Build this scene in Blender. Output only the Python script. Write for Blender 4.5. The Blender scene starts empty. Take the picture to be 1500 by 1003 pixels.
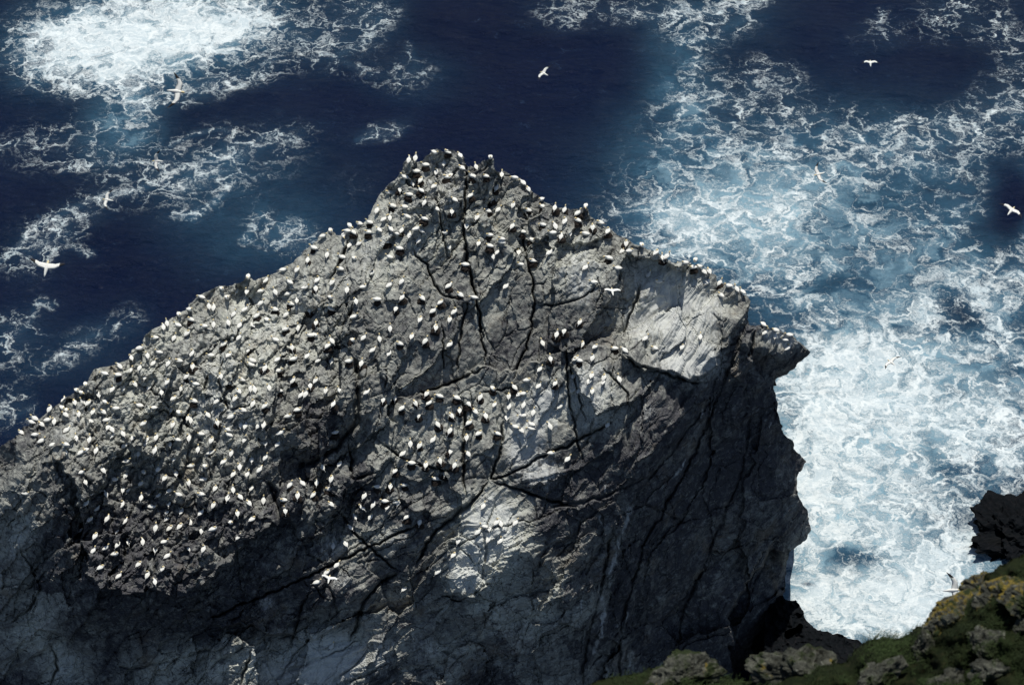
import bpy, math, random
import numpy as np
from mathutils import Vector, Matrix
R = math.radians
sc = bpy.context.scene
C = sc.collection

# ------------------------------------------------------------------ camera, light, exposure
PITCH = R(42.0); H = 200.0; HFOV = R(24.0)
FP = 750.0 / math.tan(HFOV / 2)          # focal length in photograph pixels
cam_d = bpy.data.cameras.new('camera'); cam = bpy.data.objects.new('camera', cam_d); C.objects.link(cam)
cam.location = (0, 0, H); cam.rotation_euler = (math.pi / 2 - PITCH, 0, 0)
cam_d.sensor_width = 36; cam_d.angle = HFOV; cam_d.clip_start = 0.5; cam_d.clip_end = 20000
cam_d.dof.use_dof = True; cam_d.dof.focus_distance = 245; cam_d.dof.aperture_fstop = 3.2
sc.camera = cam
SUN_EL = 71.0; SUN_AZ = 10.0            # azimuth from +Y (behind the stack), negative = to the left
w = bpy.data.worlds.new('World'); sc.world = w; w.use_nodes = True
nt = w.node_tree; bg = nt.nodes['Background']
sky = nt.nodes.new('ShaderNodeTexSky'); sky.sky_type = 'NISHITA'; sky.sun_disc = False
sky.sun_elevation = R(SUN_EL); sky.sun_rotation = R(SUN_AZ); sky.air_density = 1.0; sky.dust_density = 0.6; sky.ozone_density = 1.5
nt.links.new(sky.outputs[0], bg.inputs[0]); bg.inputs[1].default_value = 0.078
sd = bpy.data.lights.new('sun', 'SUN'); sd.energy = 4.8; sd.angle = R(0.55); sd.color = (1.0, 0.97, 0.90)
sun = bpy.data.objects.new('sun', sd); C.objects.link(sun)
sv = Vector((math.sin(R(SUN_AZ)) * math.cos(R(SUN_EL)), math.cos(R(SUN_AZ)) * math.cos(R(SUN_EL)), math.sin(R(SUN_EL))))
sun.rotation_euler = sv.to_track_quat('Z', 'Y').to_euler(); sun.location = (0, 300, 400)
sc.view_settings.view_transform = 'Standard'; sc.view_settings.look = 'None'
sc.view_settings.exposure = 0.0; sc.view_settings.gamma = 1.0
sc.render.engine = 'CYCLES'; sc.cycles.max_bounces = 5; sc.cycles.diffuse_bounces = 3

# ------------------------------------------------------------------ helpers
cP, sP = math.cos(PITCH), math.sin(PITCH)
def rays(px, py):
    u = (np.asarray(px, float) - 750.0) / FP; v = (np.asarray(py, float) - 501.5) / FP
    return np.stack([u + 0 * v, cP - v * sP + 0 * u, -sP - v * cP + 0 * u], -1)
def sea_depth(px, py):
    return -H / rays(px, py)[..., 2]
def sea_xy(px, py):
    r = rays(px, py); d = -H / r[..., 2]
    return r[..., 0] * d, r[..., 1] * d
def world(px, py, d):
    return rays(px, py) * np.asarray(d)[..., None] + np.array([0, 0, H])

def vnoise(x, y, seed):
    g = np.random.RandomState(seed).rand(256, 256)
    xi = np.floor(x).astype(int); yi = np.floor(y).astype(int); fx = x - xi; fy = y - yi
    fx = fx * fx * (3 - 2 * fx); fy = fy * fy * (3 - 2 * fy)
    a = g[xi % 256, yi % 256]; b = g[(xi + 1) % 256, yi % 256]; c = g[xi % 256, (yi + 1) % 256]; d = g[(xi + 1) % 256, (yi + 1) % 256]
    return (a * (1 - fx) + b * fx) * (1 - fy) + (c * (1 - fx) + d * fx) * fy
def fbm(x, y, s, octv, seed):
    t = 0; a = 1.0; n = 0
    for k in range(octv):
        t = t + a * (vnoise(x / s * 2 ** k + 17.3 * k, y / s * 2 ** k + 5.1 * k, seed + k) - .5); n += a; a *= .55
    return t / n * 2
def cells(x, y, s, seed, rot=0.0, an=1.0):
    """jittered-grid Voronoi: two random values and one offset per cell, plus F2-F1 in units of s"""
    c_, s_ = math.cos(rot), math.sin(rot)
    X = (x * c_ + y * s_) / (s * an); Y = (-x * s_ + y * c_) / s
    rs = np.random.RandomState(seed); jx = rs.rand(128, 128); jy = rs.rand(128, 128)
    ra = rs.randn(128, 128); rb = rs.randn(128, 128); rc = rs.randn(128, 128)
    xi = np.floor(X).astype(int); yi = np.floor(Y).astype(int)
    b1 = np.full(X.shape, 9.); b2 = np.full(X.shape, 9.); A = np.zeros(X.shape); B = np.zeros(X.shape); D = np.zeros(X.shape)
    for dx in (-1, 0, 1):
        for dy in (-1, 0, 1):
            i = (xi + dx) % 128; j = (yi + dy) % 128
            d = np.hypot(xi + dx + jx[i, j] - X, yi + dy + jy[i, j] - Y)
            m = d < b1
            b2 = np.where(m, b1, np.minimum(b2, d)); b1 = np.where(m, d, b1)
            A = np.where(m, ra[i, j], A); B = np.where(m, rb[i, j], B); D = np.where(m, rc[i, j], D)
    return A, B, D, b2 - b1
def smooth(a, b, x):
    t = np.clip((x - a) / (b - a), 0, 1); return t * t * (3 - 2 * t)
def seg_dist(x, y, pts, want_over=False):
    """distance to a polyline and the signed side (cross product) of the nearest segment"""
    best = np.full(x.shape, 1e9); side = np.zeros(x.shape); over = np.zeros(x.shape); bp = np.zeros(x.shape); n_ = len(pts) - 1
    for q, ((ax, ay), (bx, by)) in enumerate(zip(pts[:-1], pts[1:])):
        vx, vy = bx - ax, by - ay; L2 = vx * vx + vy * vy + 1e-9
        tu = ((x - ax) * vx + (y - ay) * vy) / L2; t = np.clip(tu, 0, 1)
        d = np.hypot(x - ax - t * vx, y - ay - t * vy)
        pp = np.abs(vx * (y - ay) - vy * (x - ax)) / math.sqrt(L2)      # at a shared corner the straighter-on segment decides the side
        m = (d < best - 1e-6) | ((d < best + 1e-6) & (pp > bp)); best = np.where(m, d, best); bp = np.where(m, pp, bp)
        ov = (np.maximum(-tu, 0) if q == 0 else 0) + (np.maximum(tu - 1, 0) if q == n_ - 1 else 0); over = np.where(m, ov * math.sqrt(L2), over)
        side = np.where(m, vx * (y - ay) - vy * (x - ax), side)
    return (best, side, over) if want_over else (best, side)
def roughen(pts, amp, seed, minlen=4.0):
    rnd = random.Random(seed); pts = [tuple(p) for p in pts]
    for _ in range(5):
        out = []; ch = False
        for a, b in zip(pts[:-1], pts[1:]):
            out.append(a); L = math.hypot(b[0] - a[0], b[1] - a[1])
            if L > minlen:
                k = rnd.gauss(0, amp) * min(L, 14) / 14; ch = True
                out.append(((a[0] + b[0]) / 2 - (b[1] - a[1]) / L * k, (a[1] + b[1]) / 2 + (b[0] - a[0]) / L * k))
        out.append(pts[-1]); pts = out
        if not ch: break
    return pts
def inside(poly, xs, ys):
    """scanline mask; poly closed list; xs, ys the 1-D grid coordinates"""
    P = np.array(poly); Q = np.roll(P, -1, 0); M = np.zeros((len(ys), len(xs)), bool)
    for j, y in enumerate(ys):
        k = (P[:, 1] > y) != (Q[:, 1] > y)
        if not k.any(): continue
        cx = np.sort(P[k, 0] + (y - P[k, 1]) * (Q[k, 0] - P[k, 0]) / (Q[k, 1] - P[k, 1]))
        M[j] = (np.searchsorted(cx, xs) % 2) == 1
    return M
def mesh_np(name, V, quads, mats=(), attrs=None, smooth_sh=False):
    me = bpy.data.meshes.new(name); n = len(V); q = np.asarray(quads, np.int32)
    me.vertices.add(n); me.vertices.foreach_set('co', np.asarray(V, np.float32).ravel())
    me.loops.add(q.size); me.loops.foreach_set('vertex_index', q.ravel())
    me.polygons.add(len(q)); me.polygons.foreach_set('loop_start', np.arange(0, q.size, q.shape[1], dtype=np.int32))
    me.update(calc_edges=True)
    for k, a in (attrs or {}).items():
        at = me.attributes.new(k, 'FLOAT', 'POINT'); at.data.foreach_set('value', np.asarray(a, np.float32))
    for m in mats: me.materials.append(m)
    me.polygons.foreach_set('use_smooth', np.full(len(q), smooth_sh, bool)); me.validate()
    return me
def obj(name, me, label=None, cat=None, group=None, kind=None, parent=None):
    o = bpy.data.objects.new(name, me); C.objects.link(o)
    if label: o['label'] = label
    if cat: o['category'] = cat
    if group: o['group'] = group
    if kind: o['kind'] = kind
    if parent: o.parent = parent
    return o

def relief(name, poly, holes, xs, ys, Dm, attrs, mats, back, nback, zfloor, smooth_sh, bscale=1.0, spur=None):
    """solid from a traced outline: front surface at its real depths Dm, rolled over at the outline and
    carried down the far side to zfloor"""
    M = inside(poly, xs, ys)
    for h in holes: M &= ~inside(h, xs, ys)
    keep = M[:-1, :-1] | M[1:, :-1] | M[:-1, 1:] | M[1:, 1:]
    # drop one-corner cells so the snapped rim stays clean
    cnt = M[:-1, :-1].astype(int) + M[1:, :-1] + M[:-1, 1:] + M[1:, 1:]
    keep = cnt >= 2
    used = np.zeros(M.shape, bool)
    for a in (slice(None, -1), slice(1, None)):
        for b in (slice(None, -1), slice(1, None)): used[a, b] |= keep
    X, Y = np.meshgrid(xs, ys); X = X.copy(); Y = Y.copy()
    out = used & ~M; ox, oy = X[out], Y[out]; best = np.full(ox.shape, 1e9); nx_, ny_ = ox.copy(), oy.copy()
    for lp in [poly] + holes:
        P = np.array(lp); Q = np.roll(P, -1, 0)
        for (ax, ay), (bx, by) in zip(P, Q):
            sel = np.where((ox > min(ax, bx) - 6) & (ox < max(ax, bx) + 6) & (oy > min(ay, by) - 6) & (oy < max(ay, by) + 6))[0]
            if not len(sel): continue
            vx, vy = bx - ax, by - ay; t = np.clip(((ox[sel] - ax) * vx + (oy[sel] - ay) * vy) / (vx * vx + vy * vy + 1e-9), 0, 1)
            cx, cy = ax + t * vx, ay + t * vy; d = np.hypot(ox[sel] - cx, oy[sel] - cy); m = d < best[sel]
            best[sel[m]] = d[m]; nx_[sel[m]] = cx[m]; ny_[sel[m]] = cy[m]
    X[out] = nx_; Y[out] = ny_
    V = world(X, Y, Dm); idx = -np.ones(M.shape, int); idx[used] = np.arange(used.sum()); V = V[used]
    i, j = np.where(keep)
    F = np.stack([idx[i, j], idx[i + 1, j], idx[i + 1, j + 1], idx[i, j + 1]], 1)
    E = np.concatenate([F[:, [0, 1]], F[:, [1, 2]], F[:, [2, 3]], F[:, [3, 0]]]); key = np.sort(E, 1)
    code = key[:, 0].astype(np.int64) * len(V) + key[:, 1]; u, inv, c = np.unique(code, return_inverse=True, return_counts=True)
    B = E[c[inv] == 1]; bv = np.unique(B); mp = -np.ones(len(V), int); mp[bv] = np.arange(len(bv))
    AT = {k: a[used] for k, a in attrs.items()}
    base = V[bv]; rings = [V]; faces = [F]
    if back is None:                                   # the far side leans inwards behind its own outline
        Mb = M.astype(float)
        for _ in range(50):
            Mb[1:-1, 1:-1] = (Mb[1:-1, 1:-1] * 2 + Mb[:-2, 1:-1] + Mb[2:, 1:-1] + Mb[1:-1, :-2] + Mb[1:-1, 2:]) / 6
        gy_, gx_ = np.gradient(Mb); o_ = np.stack([-gx_[used][bv], gy_[used][bv]], 1); o_ /= np.linalg.norm(o_, axis=1)[:, None] + 1e-9
        ry = (base - np.array([0, 0, H])); ry /= np.linalg.norm(ry, axis=1)[:, None]
        under = smooth(.15, -.35, o_[:, 1])[:, None]; lean = .42 * (1 - under) + .10 * under
        lat = .28 + 1.6 * smooth(.5, .9, o_[:, :1]) * (Y[used][bv] > 590)[:, None]
        bdir = ry - lean * (o_[:, :1] * lat * np.array([1., 0, 0]) + o_[:, 1:] * np.array([0, sP, cP]))
        edge = (X[used][bv] < xs[0] + 8) | (Y[used][bv] > ys[-1] - 8); bdir[edge] = (0, .1, -1)
        if spur: sp_ = (X[used][bv] > spur[0]) & (Y[used][bv] < spur[1])
        bdir[sp_ if spur else edge & False] = (ry - .02 * np.array([0, sP, cP]))[sp_ if spur else edge & False]
    else: bdir = np.tile(np.array(back, float), (len(base), 1))
    rs = np.random.RandomState(7); n0 = len(V); last = bv; tot = n0
    for k in range(1, nback + 1):
        t = (k / nback) ** 1.5
        tgt = base + bdir * np.clip((base[:, 2:3] - zfloor) / np.maximum(-bdir[:, 2:3], .2), 0, 1e4 if back is not None else (np.where(sp_, 16, 75)[:, None] if spur else 75))
        P = base * (1 - t) + tgt * t
        wob = np.stack([fbm(base[:, 0] + 9 * i2, base[:, 2] * .7 + base[:, 1] + k * 2.3 * bscale, 7 * bscale, 3, 50 + i2) for i2 in range(3)], 1)
        P = P + wob * 1.6 * bscale * min(1, (k - 1) / nback * 3) * np.array([.6, .6, .2])
        ids = tot + np.arange(len(bv)); rings.append(P); tot += len(bv)
        a, b = last[mp[B[:, 0]]], last[mp[B[:, 1]]]
        faces.append(np.stack([b, a, ids[mp[B[:, 0]]], ids[mp[B[:, 1]]]], 1)); last = ids
        for q in AT: AT[q] = np.concatenate([AT[q], attrs[q][used][bv] * (.9 if q != 'guano' else .7)])
    me = mesh_np(name, np.concatenate(rings), np.concatenate(faces), mats, AT, smooth_sh)
    return me

# ---- material helpers
def mat(name):
    m = bpy.data.materials.new(name); m.use_nodes = True; t = m.node_tree
    return m, t, t.nodes['Principled BSDF']
class N:
    """tiny node helper"""
    def __init__(s, t): s.t = t
    def n(s, typ, **kw):
        x = s.t.nodes.new(typ)
        for k, v in kw.items(): setattr(x, k, v)
        return x
    def put(s, sock, v):
        if hasattr(v, 'is_output') or hasattr(v, 'links') and not isinstance(v, (int, float, tuple)): s.t.links.new(v, sock)
        else: sock.default_value = v
    def math(s, op, a, b=0.0, c=None, clamp=False):
        x = s.n('ShaderNodeMath', operation=op, use_clamp=clamp); s.put(x.inputs[0], a); s.put(x.inputs[1], b)
        if c is not None: s.put(x.inputs[2], c)
        return x.outputs[0]
    def mix(s, f, a, b):
        x = s.n('ShaderNodeMix', data_type='RGBA'); s.put(x.inputs[0], f)
        s.put(x.inputs[6], a if not isinstance(a, tuple) else a + (1,)); s.put(x.inputs[7], b if not isinstance(b, tuple) else b + (1,))
        return x.outputs[2]
    def rng(s, v, a, b, c=0.0, d=1.0, ss=True):
        x = s.n('ShaderNodeMapRange', interpolation_type='SMOOTHSTEP' if ss else 'LINEAR'); s.put(x.inputs[0], v)
        for i, q in enumerate((a, b, c, d)): s.put(x.inputs[i + 1], q)
        return x.outputs[0]
    def noise(s, vec, scale, det=4.0, rough=.55, dist=0.0):
        x = s.n('ShaderNodeTexNoise'); s.put(x.inputs['Vector'], vec); s.put(x.inputs['Scale'], scale); s.put(x.inputs['Detail'], det)
        s.put(x.inputs['Roughness'], rough); s.put(x.inputs['Distortion'], dist); return x
    def vor(s, vec, scale, feat='F1'):
        x = s.n('ShaderNodeTexVoronoi', feature=feat); s.put(x.inputs['Vector'], vec); s.put(x.inputs['Scale'], scale); return x
    def mapv(s, vec, scale=(1, 1, 1), rot=(0, 0, 0), loc=(0, 0, 0)):
        x = s.n('ShaderNodeMapping'); s.put(x.inputs[0], vec); x.inputs['Scale'].default_value = scale; x.inputs['Rotation'].default_value = rot
        x.inputs['Location'].default_value = loc; return x.outputs[0]
    def attr(s, nm):
        x = s.n('ShaderNodeAttribute', attribute_name=nm); return x.outputs['Fac']
    def vadd(s, a, b, sc_=1.0):
        m_ = s.n('ShaderNodeVectorMath', operation='MULTIPLY_ADD'); s.put(m_.inputs[0], b); m_.inputs[1].default_value = (sc_,) * 3; s.put(m_.inputs[2], a)
        return m_.outputs[0]
    def bump(s, h, st, dist, nrm=None):
        x = s.n('ShaderNodeBump'); s.put(x.inputs['Height'], h); x.inputs['Strength'].default_value = st; x.inputs['Distance'].default_value = dist
        if nrm is not None: s.put(x.inputs['Normal'], nrm)
        return x.outputs[0]

# ------------------------------------------------------------------ materials
def rock_material(name, dark, light, brown, use_attr=True):
    m, t, p = mat(name); k = N(t); co = k.n('ShaderNodeNewGeometry').outputs['Position']
    n1 = k.noise(co, .18, 5, .6).outputs[0]; n2 = k.noise(co, 1.3, 5, .65, .3).outputs[0]; n3 = k.noise(co, 6.0, 3, .7).outputs[0]
    fol = k.noise(k.mapv(co, (1.0, .35, 2.6), (.3, .5, .6)), 1.5, 5, .7, .6).outputs[0]
    tone = k.attr('tone') if use_attr else .3
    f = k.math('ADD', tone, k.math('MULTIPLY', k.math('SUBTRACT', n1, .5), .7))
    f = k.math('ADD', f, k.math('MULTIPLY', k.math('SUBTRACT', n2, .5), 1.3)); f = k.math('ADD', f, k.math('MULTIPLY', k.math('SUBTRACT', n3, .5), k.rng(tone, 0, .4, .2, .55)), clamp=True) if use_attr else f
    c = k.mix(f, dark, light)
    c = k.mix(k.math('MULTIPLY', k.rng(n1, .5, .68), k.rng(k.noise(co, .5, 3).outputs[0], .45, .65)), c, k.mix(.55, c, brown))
    c = k.mix(k.rng(fol, .54, .70, 0, .6), c, k.mix(.5, c, light))
    c = k.mix(k.rng(fol, .48, .34, 0, .75), c, dark)
    jv = k.vadd(co, k.noise(co, 1.1, 4, .6).outputs[1], .9)
    jt = k.vor(k.mapv(jv, (.55, .8, .32), (.2, .3, .5)), 1.0, 'DISTANCE_TO_EDGE').outputs[0]
    jt2 = k.vor(k.mapv(jv, (1.7, 2.0, 1.0), (.6, .1, .3)), 1.0, 'DISTANCE_TO_EDGE').outputs[0]
    jf = k.math('MAXIMUM', k.math('MULTIPLY', k.rng(jt, .022, .004), .8), k.math('MULTIPLY', k.math('MULTIPLY', k.rng(jt2, .035, .0), .6), k.rng(n2, .45, .6)))
    c = k.mix(jf, c, (.012, .011, .012))
    fs = k.noise(co, 9.0, 4, .8).outputs[0]
    c = k.mix(k.rng(fs, .56, .68, 0, .3), c, k.mix(.6, c, light)); c = k.mix(k.rng(fs, .44, .34, 0, .35), c, dark)
    if use_attr:
        g = k.attr('guano')
        st = k.noise(k.mapv(k.vadd(co, k.noise(co, .8, 4).outputs[1], .9), (3.0, .42, .42), (0, .12, 0)), 1.0, 6, .75, .5).outputs[0]
        sp = k.noise(co, 3.2, 4, .75).outputs[0]
        gm = k.math('ADD', k.math('MULTIPLY', st, .62), k.math('MULTIPLY', sp, .38))
        gf = k.rng(k.math('ADD', gm, k.math('MULTIPLY', g, .41)), .60, .82)
        c = k.mix(k.math('MULTIPLY', gf, .66), c, (.56, .57, .55))
        sx = k.vor(co, 2.6); spots = k.math('MULTIPLY', k.rng(sx.outputs['Distance'], .16, .08), k.rng(g, .12, .45))
        c = k.mix(k.math('MULTIPLY', spots, k.rng(n2, .4, .6)), c, (.62, .62, .59))
    t.links.new(c, p.inputs['Base Color']); p.inputs['Roughness'].default_value = .8; p.inputs['Specular IOR Level'].default_value = .22 if use_attr else .03
    h = k.math('ADD', k.math('MULTIPLY', n2, .5), k.math('MULTIPLY', n3, .25)); h = k.math('ADD', h, k.math('MULTIPLY', fol, .6))
    t.links.new(k.bump(h, .42, .22), p.inputs['Normal'])
    return m
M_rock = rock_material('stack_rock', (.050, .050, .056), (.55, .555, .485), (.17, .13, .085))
M_black = rock_material('wet_black_rock', (.003, .004, .005), (.009, .010, .012), (.006, .006, .005), False)

def sea_material():
    m, t, p = mat('sea_water'); k = N(t); co = k.n('ShaderNodeNewGeometry').outputs['Position']
    foam = k.attr('foam'); aer = k.attr('aer')
    w1 = k.noise(co, .22, 4, .6).outputs[1]; w2 = k.noise(co, .9, 4, .65).outputs[1]
    cw = k.vadd(k.vadd(co, w1, 9.0), w2, 2.0)
    cw = k.mapv(cw, (1, 1, 0))
    e1 = k.vor(cw, .30, 'DISTANCE_TO_EDGE').outputs[0]; e2 = k.vor(cw, .72, 'DISTANCE_TO_EDGE').outputs[0]
    e3 = k.vor(k.vadd(cw, w2, 1.0), 1.7, 'DISTANCE_TO_EDGE').outputs[0]
    l1 = k.rng(e1, .11, .0); l2 = k.rng(e2, .13, .0); l3 = k.rng(e3, .16, .0)
    big = k.noise(cw, .11, 3, .5).outputs[0]; tear = k.noise(cw, .55, 8, .75).outputs[0]; fine = k.noise(k.vadd(co, w2, .4), 2.6, 6, .8).outputs[0]
    cd = k.math('SUBTRACT', k.rng(e1, .0, .5), .3)                 # open water in the middle of the foam cells
    lm = k.rng(k.noise(cw, .28, 4, .6).outputs[0], .36, .62)
    lace = k.math('ADD', k.math('MULTIPLY', l1, .30), k.math('ADD', k.math('MULTIPLY', k.math('MULTIPLY', l2, lm), .34), k.math('MULTIPLY', l3, .17)))
    v = k.math('ADD', k.math('MULTIPLY', foam, k.math('ADD', .60, k.math('MULTIPLY', foam, .32))), lace)
    v = k.math('ADD', v, k.math('MULTIPLY', k.math('SUBTRACT', tear, .5), 2.3))
    v = k.math('ADD', v, k.math('MULTIPLY', k.math('SUBTRACT', big, .5), .7))
    v = k.math('ADD', v, k.math('MULTIPLY', k.math('SUBTRACT', fine, .5), .85))
    v = k.math('SUBTRACT', v, k.math('MULTIPLY', cd, .35))
    on = k.rng(foam, .07, .28)
    ff = k.math('MULTIPLY', k.rng(v, .46, 1.26), on)
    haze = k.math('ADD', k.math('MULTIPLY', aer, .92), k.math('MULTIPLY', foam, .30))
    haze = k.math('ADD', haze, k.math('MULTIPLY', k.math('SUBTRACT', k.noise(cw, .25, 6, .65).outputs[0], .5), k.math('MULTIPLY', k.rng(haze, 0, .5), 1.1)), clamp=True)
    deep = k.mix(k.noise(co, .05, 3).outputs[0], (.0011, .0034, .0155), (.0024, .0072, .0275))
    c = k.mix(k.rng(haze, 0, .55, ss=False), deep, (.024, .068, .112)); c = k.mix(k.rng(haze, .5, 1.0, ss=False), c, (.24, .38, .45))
    ws = k.noise(k.mapv(cw, (1, 1.9, 1), (0, 0, .35)), .42, 8, .78, .3).outputs[0]
    c = k.mix(k.math('MULTIPLY', k.rng(ws, .57, .76), .26), c, (.12, .20, .29))
    c = k.mix(ff, c, k.mix(k.rng(k.noise(cw, .9, 6, .7).outputs[0], .38, .62), (.40, .47, .50), (.60, .64, .64)))
    t.links.new(c, p.inputs['Base Color'])
    t.links.new(k.math('ADD', k.math('MULTIPLY', ff, .6), .16), p.inputs['Roughness'])
    p.inputs['IOR'].default_value = 1.33; p.inputs['Specular IOR Level'].default_value = .08
    rp = k.noise(k.mapv(co, (1, 1.6, 1), (0, 0, .35)), .8, 6, .65, .4).outputs[0]
    hh = k.math('ADD', k.math('MULTIPLY', k.math('MULTIPLY', rp, .9), k.math('SUBTRACT', 1.0, k.math('MULTIPLY', k.rng(foam, .1, .7), .72))), k.math('MULTIPLY', ff, .10))
    t.links.new(k.bump(hh, .9, .65), p.inputs['Normal'])
    return m

def plain(name, col, rough=.7, var=.15, scale=8.0):
    m, t, p = mat(name); k = N(t); co = k.n('ShaderNodeTexCoord').outputs['Object']
    n = k.noise(co, scale, 3).outputs[0]
    t.links.new(k.mix(k.rng(n, .3, .7), tuple(c * (1 - var) for c in col), tuple(min(1, c * (1 + var)) for c in col)), p.inputs['Base Color'])
    p.inputs['Roughness'].default_value = rough; p.inputs['Specular IOR Level'].default_value = .2
    return m
M_white = plain('white_plumage', (.70, .69, .64), .8, .06); M_buff = plain('buff_head_plumage', (.66, .54, .30), .8, .1)
M_tip = plain('black_wingtip', (.018, .016, .016), .7); M_bill = plain('bill_horn', (.30, .33, .36), .4)
M_nest = plain('dark_seaweed', (.022, .017, .014), .95, .5, 14)

# ------------------------------------------------------------------ sea
def blob_field(x, y, L):
    f = np.zeros(x.shape)
    for cx, cy, rx, ry, a, s in L:
        a = R(a); dx = x - cx; dy = -(y - cy); u = (dx * math.cos(a) + dy * math.sin(a)) / rx; v = (-dx * math.sin(a) + dy * math.cos(a)) / ry
        g = s * np.exp(-(u * u + v * v) ** 1.25)
        f = np.where(g > 0, np.maximum(f, g) + np.minimum(f, g) * .35, f + g)
    return f
FOAM = [(210, 55, 165, 62, 8, 1.5), (120, 90, 75, 45, -20, .8), (270, 30, 130, 50, 0, .9), (350, 30, 50, 50, 0, .35), (190, 130, 60, 30, -30, .6), (60, 70, 60, 50, 0, .35),
        (300, 130, 110, 25, 10, .45), (350, 222, 100, 16, 16, .36), (300, 262, 70, 22, 20, .38), (300, 245, 170, 60, 12, .22), (90, 335, 95, 26, 35, .38), (40, 370, 50, 50, 0, .22), (420, 345, 60, 32, -20, .40),
        (555, 192, 42, 14, 15, .42), (90, 210, 110, 50, 10, .22), (180, 190, 50, 60, 0, .28), (480, 50, 90, 60, 10, .30), (550, 20, 50, 30, 0, .25), (590, 120, 60, 30, 0, .2), (15, 500, 50, 50, 0, .33), (70, 540, 45, 25, 20, .30), (20, 600, 40, 40, 0, .3), (190, 470, 40, 30, 20, .25), (130, 500, 60, 30, 30, .2), (520, 270, 60, 50, 0, .12),
        (830, 15, 45, 30, 0, .33), (960, 15, 120, 22, 8, .34), (1050, 20, 90, 45, 20, .28), (1040, 180, 90, 90, 0, .38), (1130, 120, 60, 50, 0, .38), (1400, 20, 80, 50, 0, .26), (1290, 50, 60, 30, 0, .16), (1480, 60, 40, 60, 0, .22),
        (1180, 230, 240, 90, 4, .42), (1400, 190, 150, 65, 20, .42), (1480, 150, 50, 40, -30, .4), (1060, 320, 190, 90, 10, .54), (1000, 335, 90, 60, -20, .45), (940, 310, 60, 60, 0, .32), (1300, 350, 260, 130, 0, .37), (1450, 430, 90, 110, 0, .45), (1130, 420, 90, 60, 0, .45),
        (1230, 560, 150, 90, 0, .95), (1380, 600, 180, 110, 0, .78), (1180, 700, 80, 180, 0, 1.0), (1290, 720, 150, 140, 0, .85), (1230, 880, 110, 80, 0, .95), (1340, 880, 140, 80, 10, 1.05), (1430, 800, 120, 45, 5, .75), (1480, 640, 70, 80, 0, .65), (1360, 470, 140, 60, 0, .55), (1500, 900, 150, 120, 0, .8), (1600, 500, 150, 350, 0, .5),
        (1400, 470, 38, 20, -50, -.5), (1205, 415, 36, 14, 30, -.3), (1478, 310, 36, 60, 0, -.5), (1440, 350, 40, 30, 0, -.25), (1262, 822, 42, 24, -10, -.6), (1190, 820, 40, 28, 20, -.3), (1100, 200, 40, 20, 0, -.2), (1340, 120, 70, 40, 0, -.3),
        (1160, 615, 26, 20, 0, -.3), (1370, 672, 34, 20, -40, -.45), (1450, 560, 60, 30, 10, -.25), (1200, 230, 40, 30, 0, -.15), (310, 22, 28, 12, 0, -.35), (260, 85, 30, 10, 10, -.3), (1310, 300, 60, 35, 0, -.15)]
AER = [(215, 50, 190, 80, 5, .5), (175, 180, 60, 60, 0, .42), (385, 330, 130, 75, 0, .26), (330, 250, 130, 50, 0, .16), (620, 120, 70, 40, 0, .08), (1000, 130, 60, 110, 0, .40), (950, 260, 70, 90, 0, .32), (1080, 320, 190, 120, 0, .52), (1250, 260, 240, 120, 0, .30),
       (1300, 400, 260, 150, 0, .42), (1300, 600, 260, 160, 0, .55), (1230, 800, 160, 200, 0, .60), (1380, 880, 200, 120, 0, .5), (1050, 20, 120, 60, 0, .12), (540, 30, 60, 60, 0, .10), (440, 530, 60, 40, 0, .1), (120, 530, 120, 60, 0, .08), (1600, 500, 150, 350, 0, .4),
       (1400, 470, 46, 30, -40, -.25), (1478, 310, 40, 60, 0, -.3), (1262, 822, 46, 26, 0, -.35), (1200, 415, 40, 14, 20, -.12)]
def grid1(a, b, st, lo, hi):
    c = list(np.arange(a, b, st)); s = st; x = c[-1]
    while x < hi: s *= 1.35; x += s; c.append(x)
    s = st; x = a; pre = []
    while x > lo: s *= 1.35; x -= s; pre.append(x)
    return np.array(pre[::-1] + c)
gx = grid1(-80, 85, .34, -6000, 6000); gy = grid1(152, 292, .34, -2500, 9000)
GX, GY = np.meshgrid(gx, gy)
den = np.maximum(GY * cP + H * sP, 30.)                          # which photograph pixel sees each sea point: only used to place the foam
spx = 750 + GX / den * FP; spy = 501.5 - (GY * sP - H * cP) / den * FP
wx = fbm(GX, GY, 14, 4, 301) * 26; wy = fbm(GX, GY, 14, 4, 331) * 20
foam = np.clip(blob_field(spx + wx, spy + wy, FOAM), 0, 1.4); foam = np.where(foam > .75, .75 + (foam - .75) * .55, foam); aer = np.clip(blob_field(spx + wx, spy + wy, AER), 0, 1)
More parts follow.
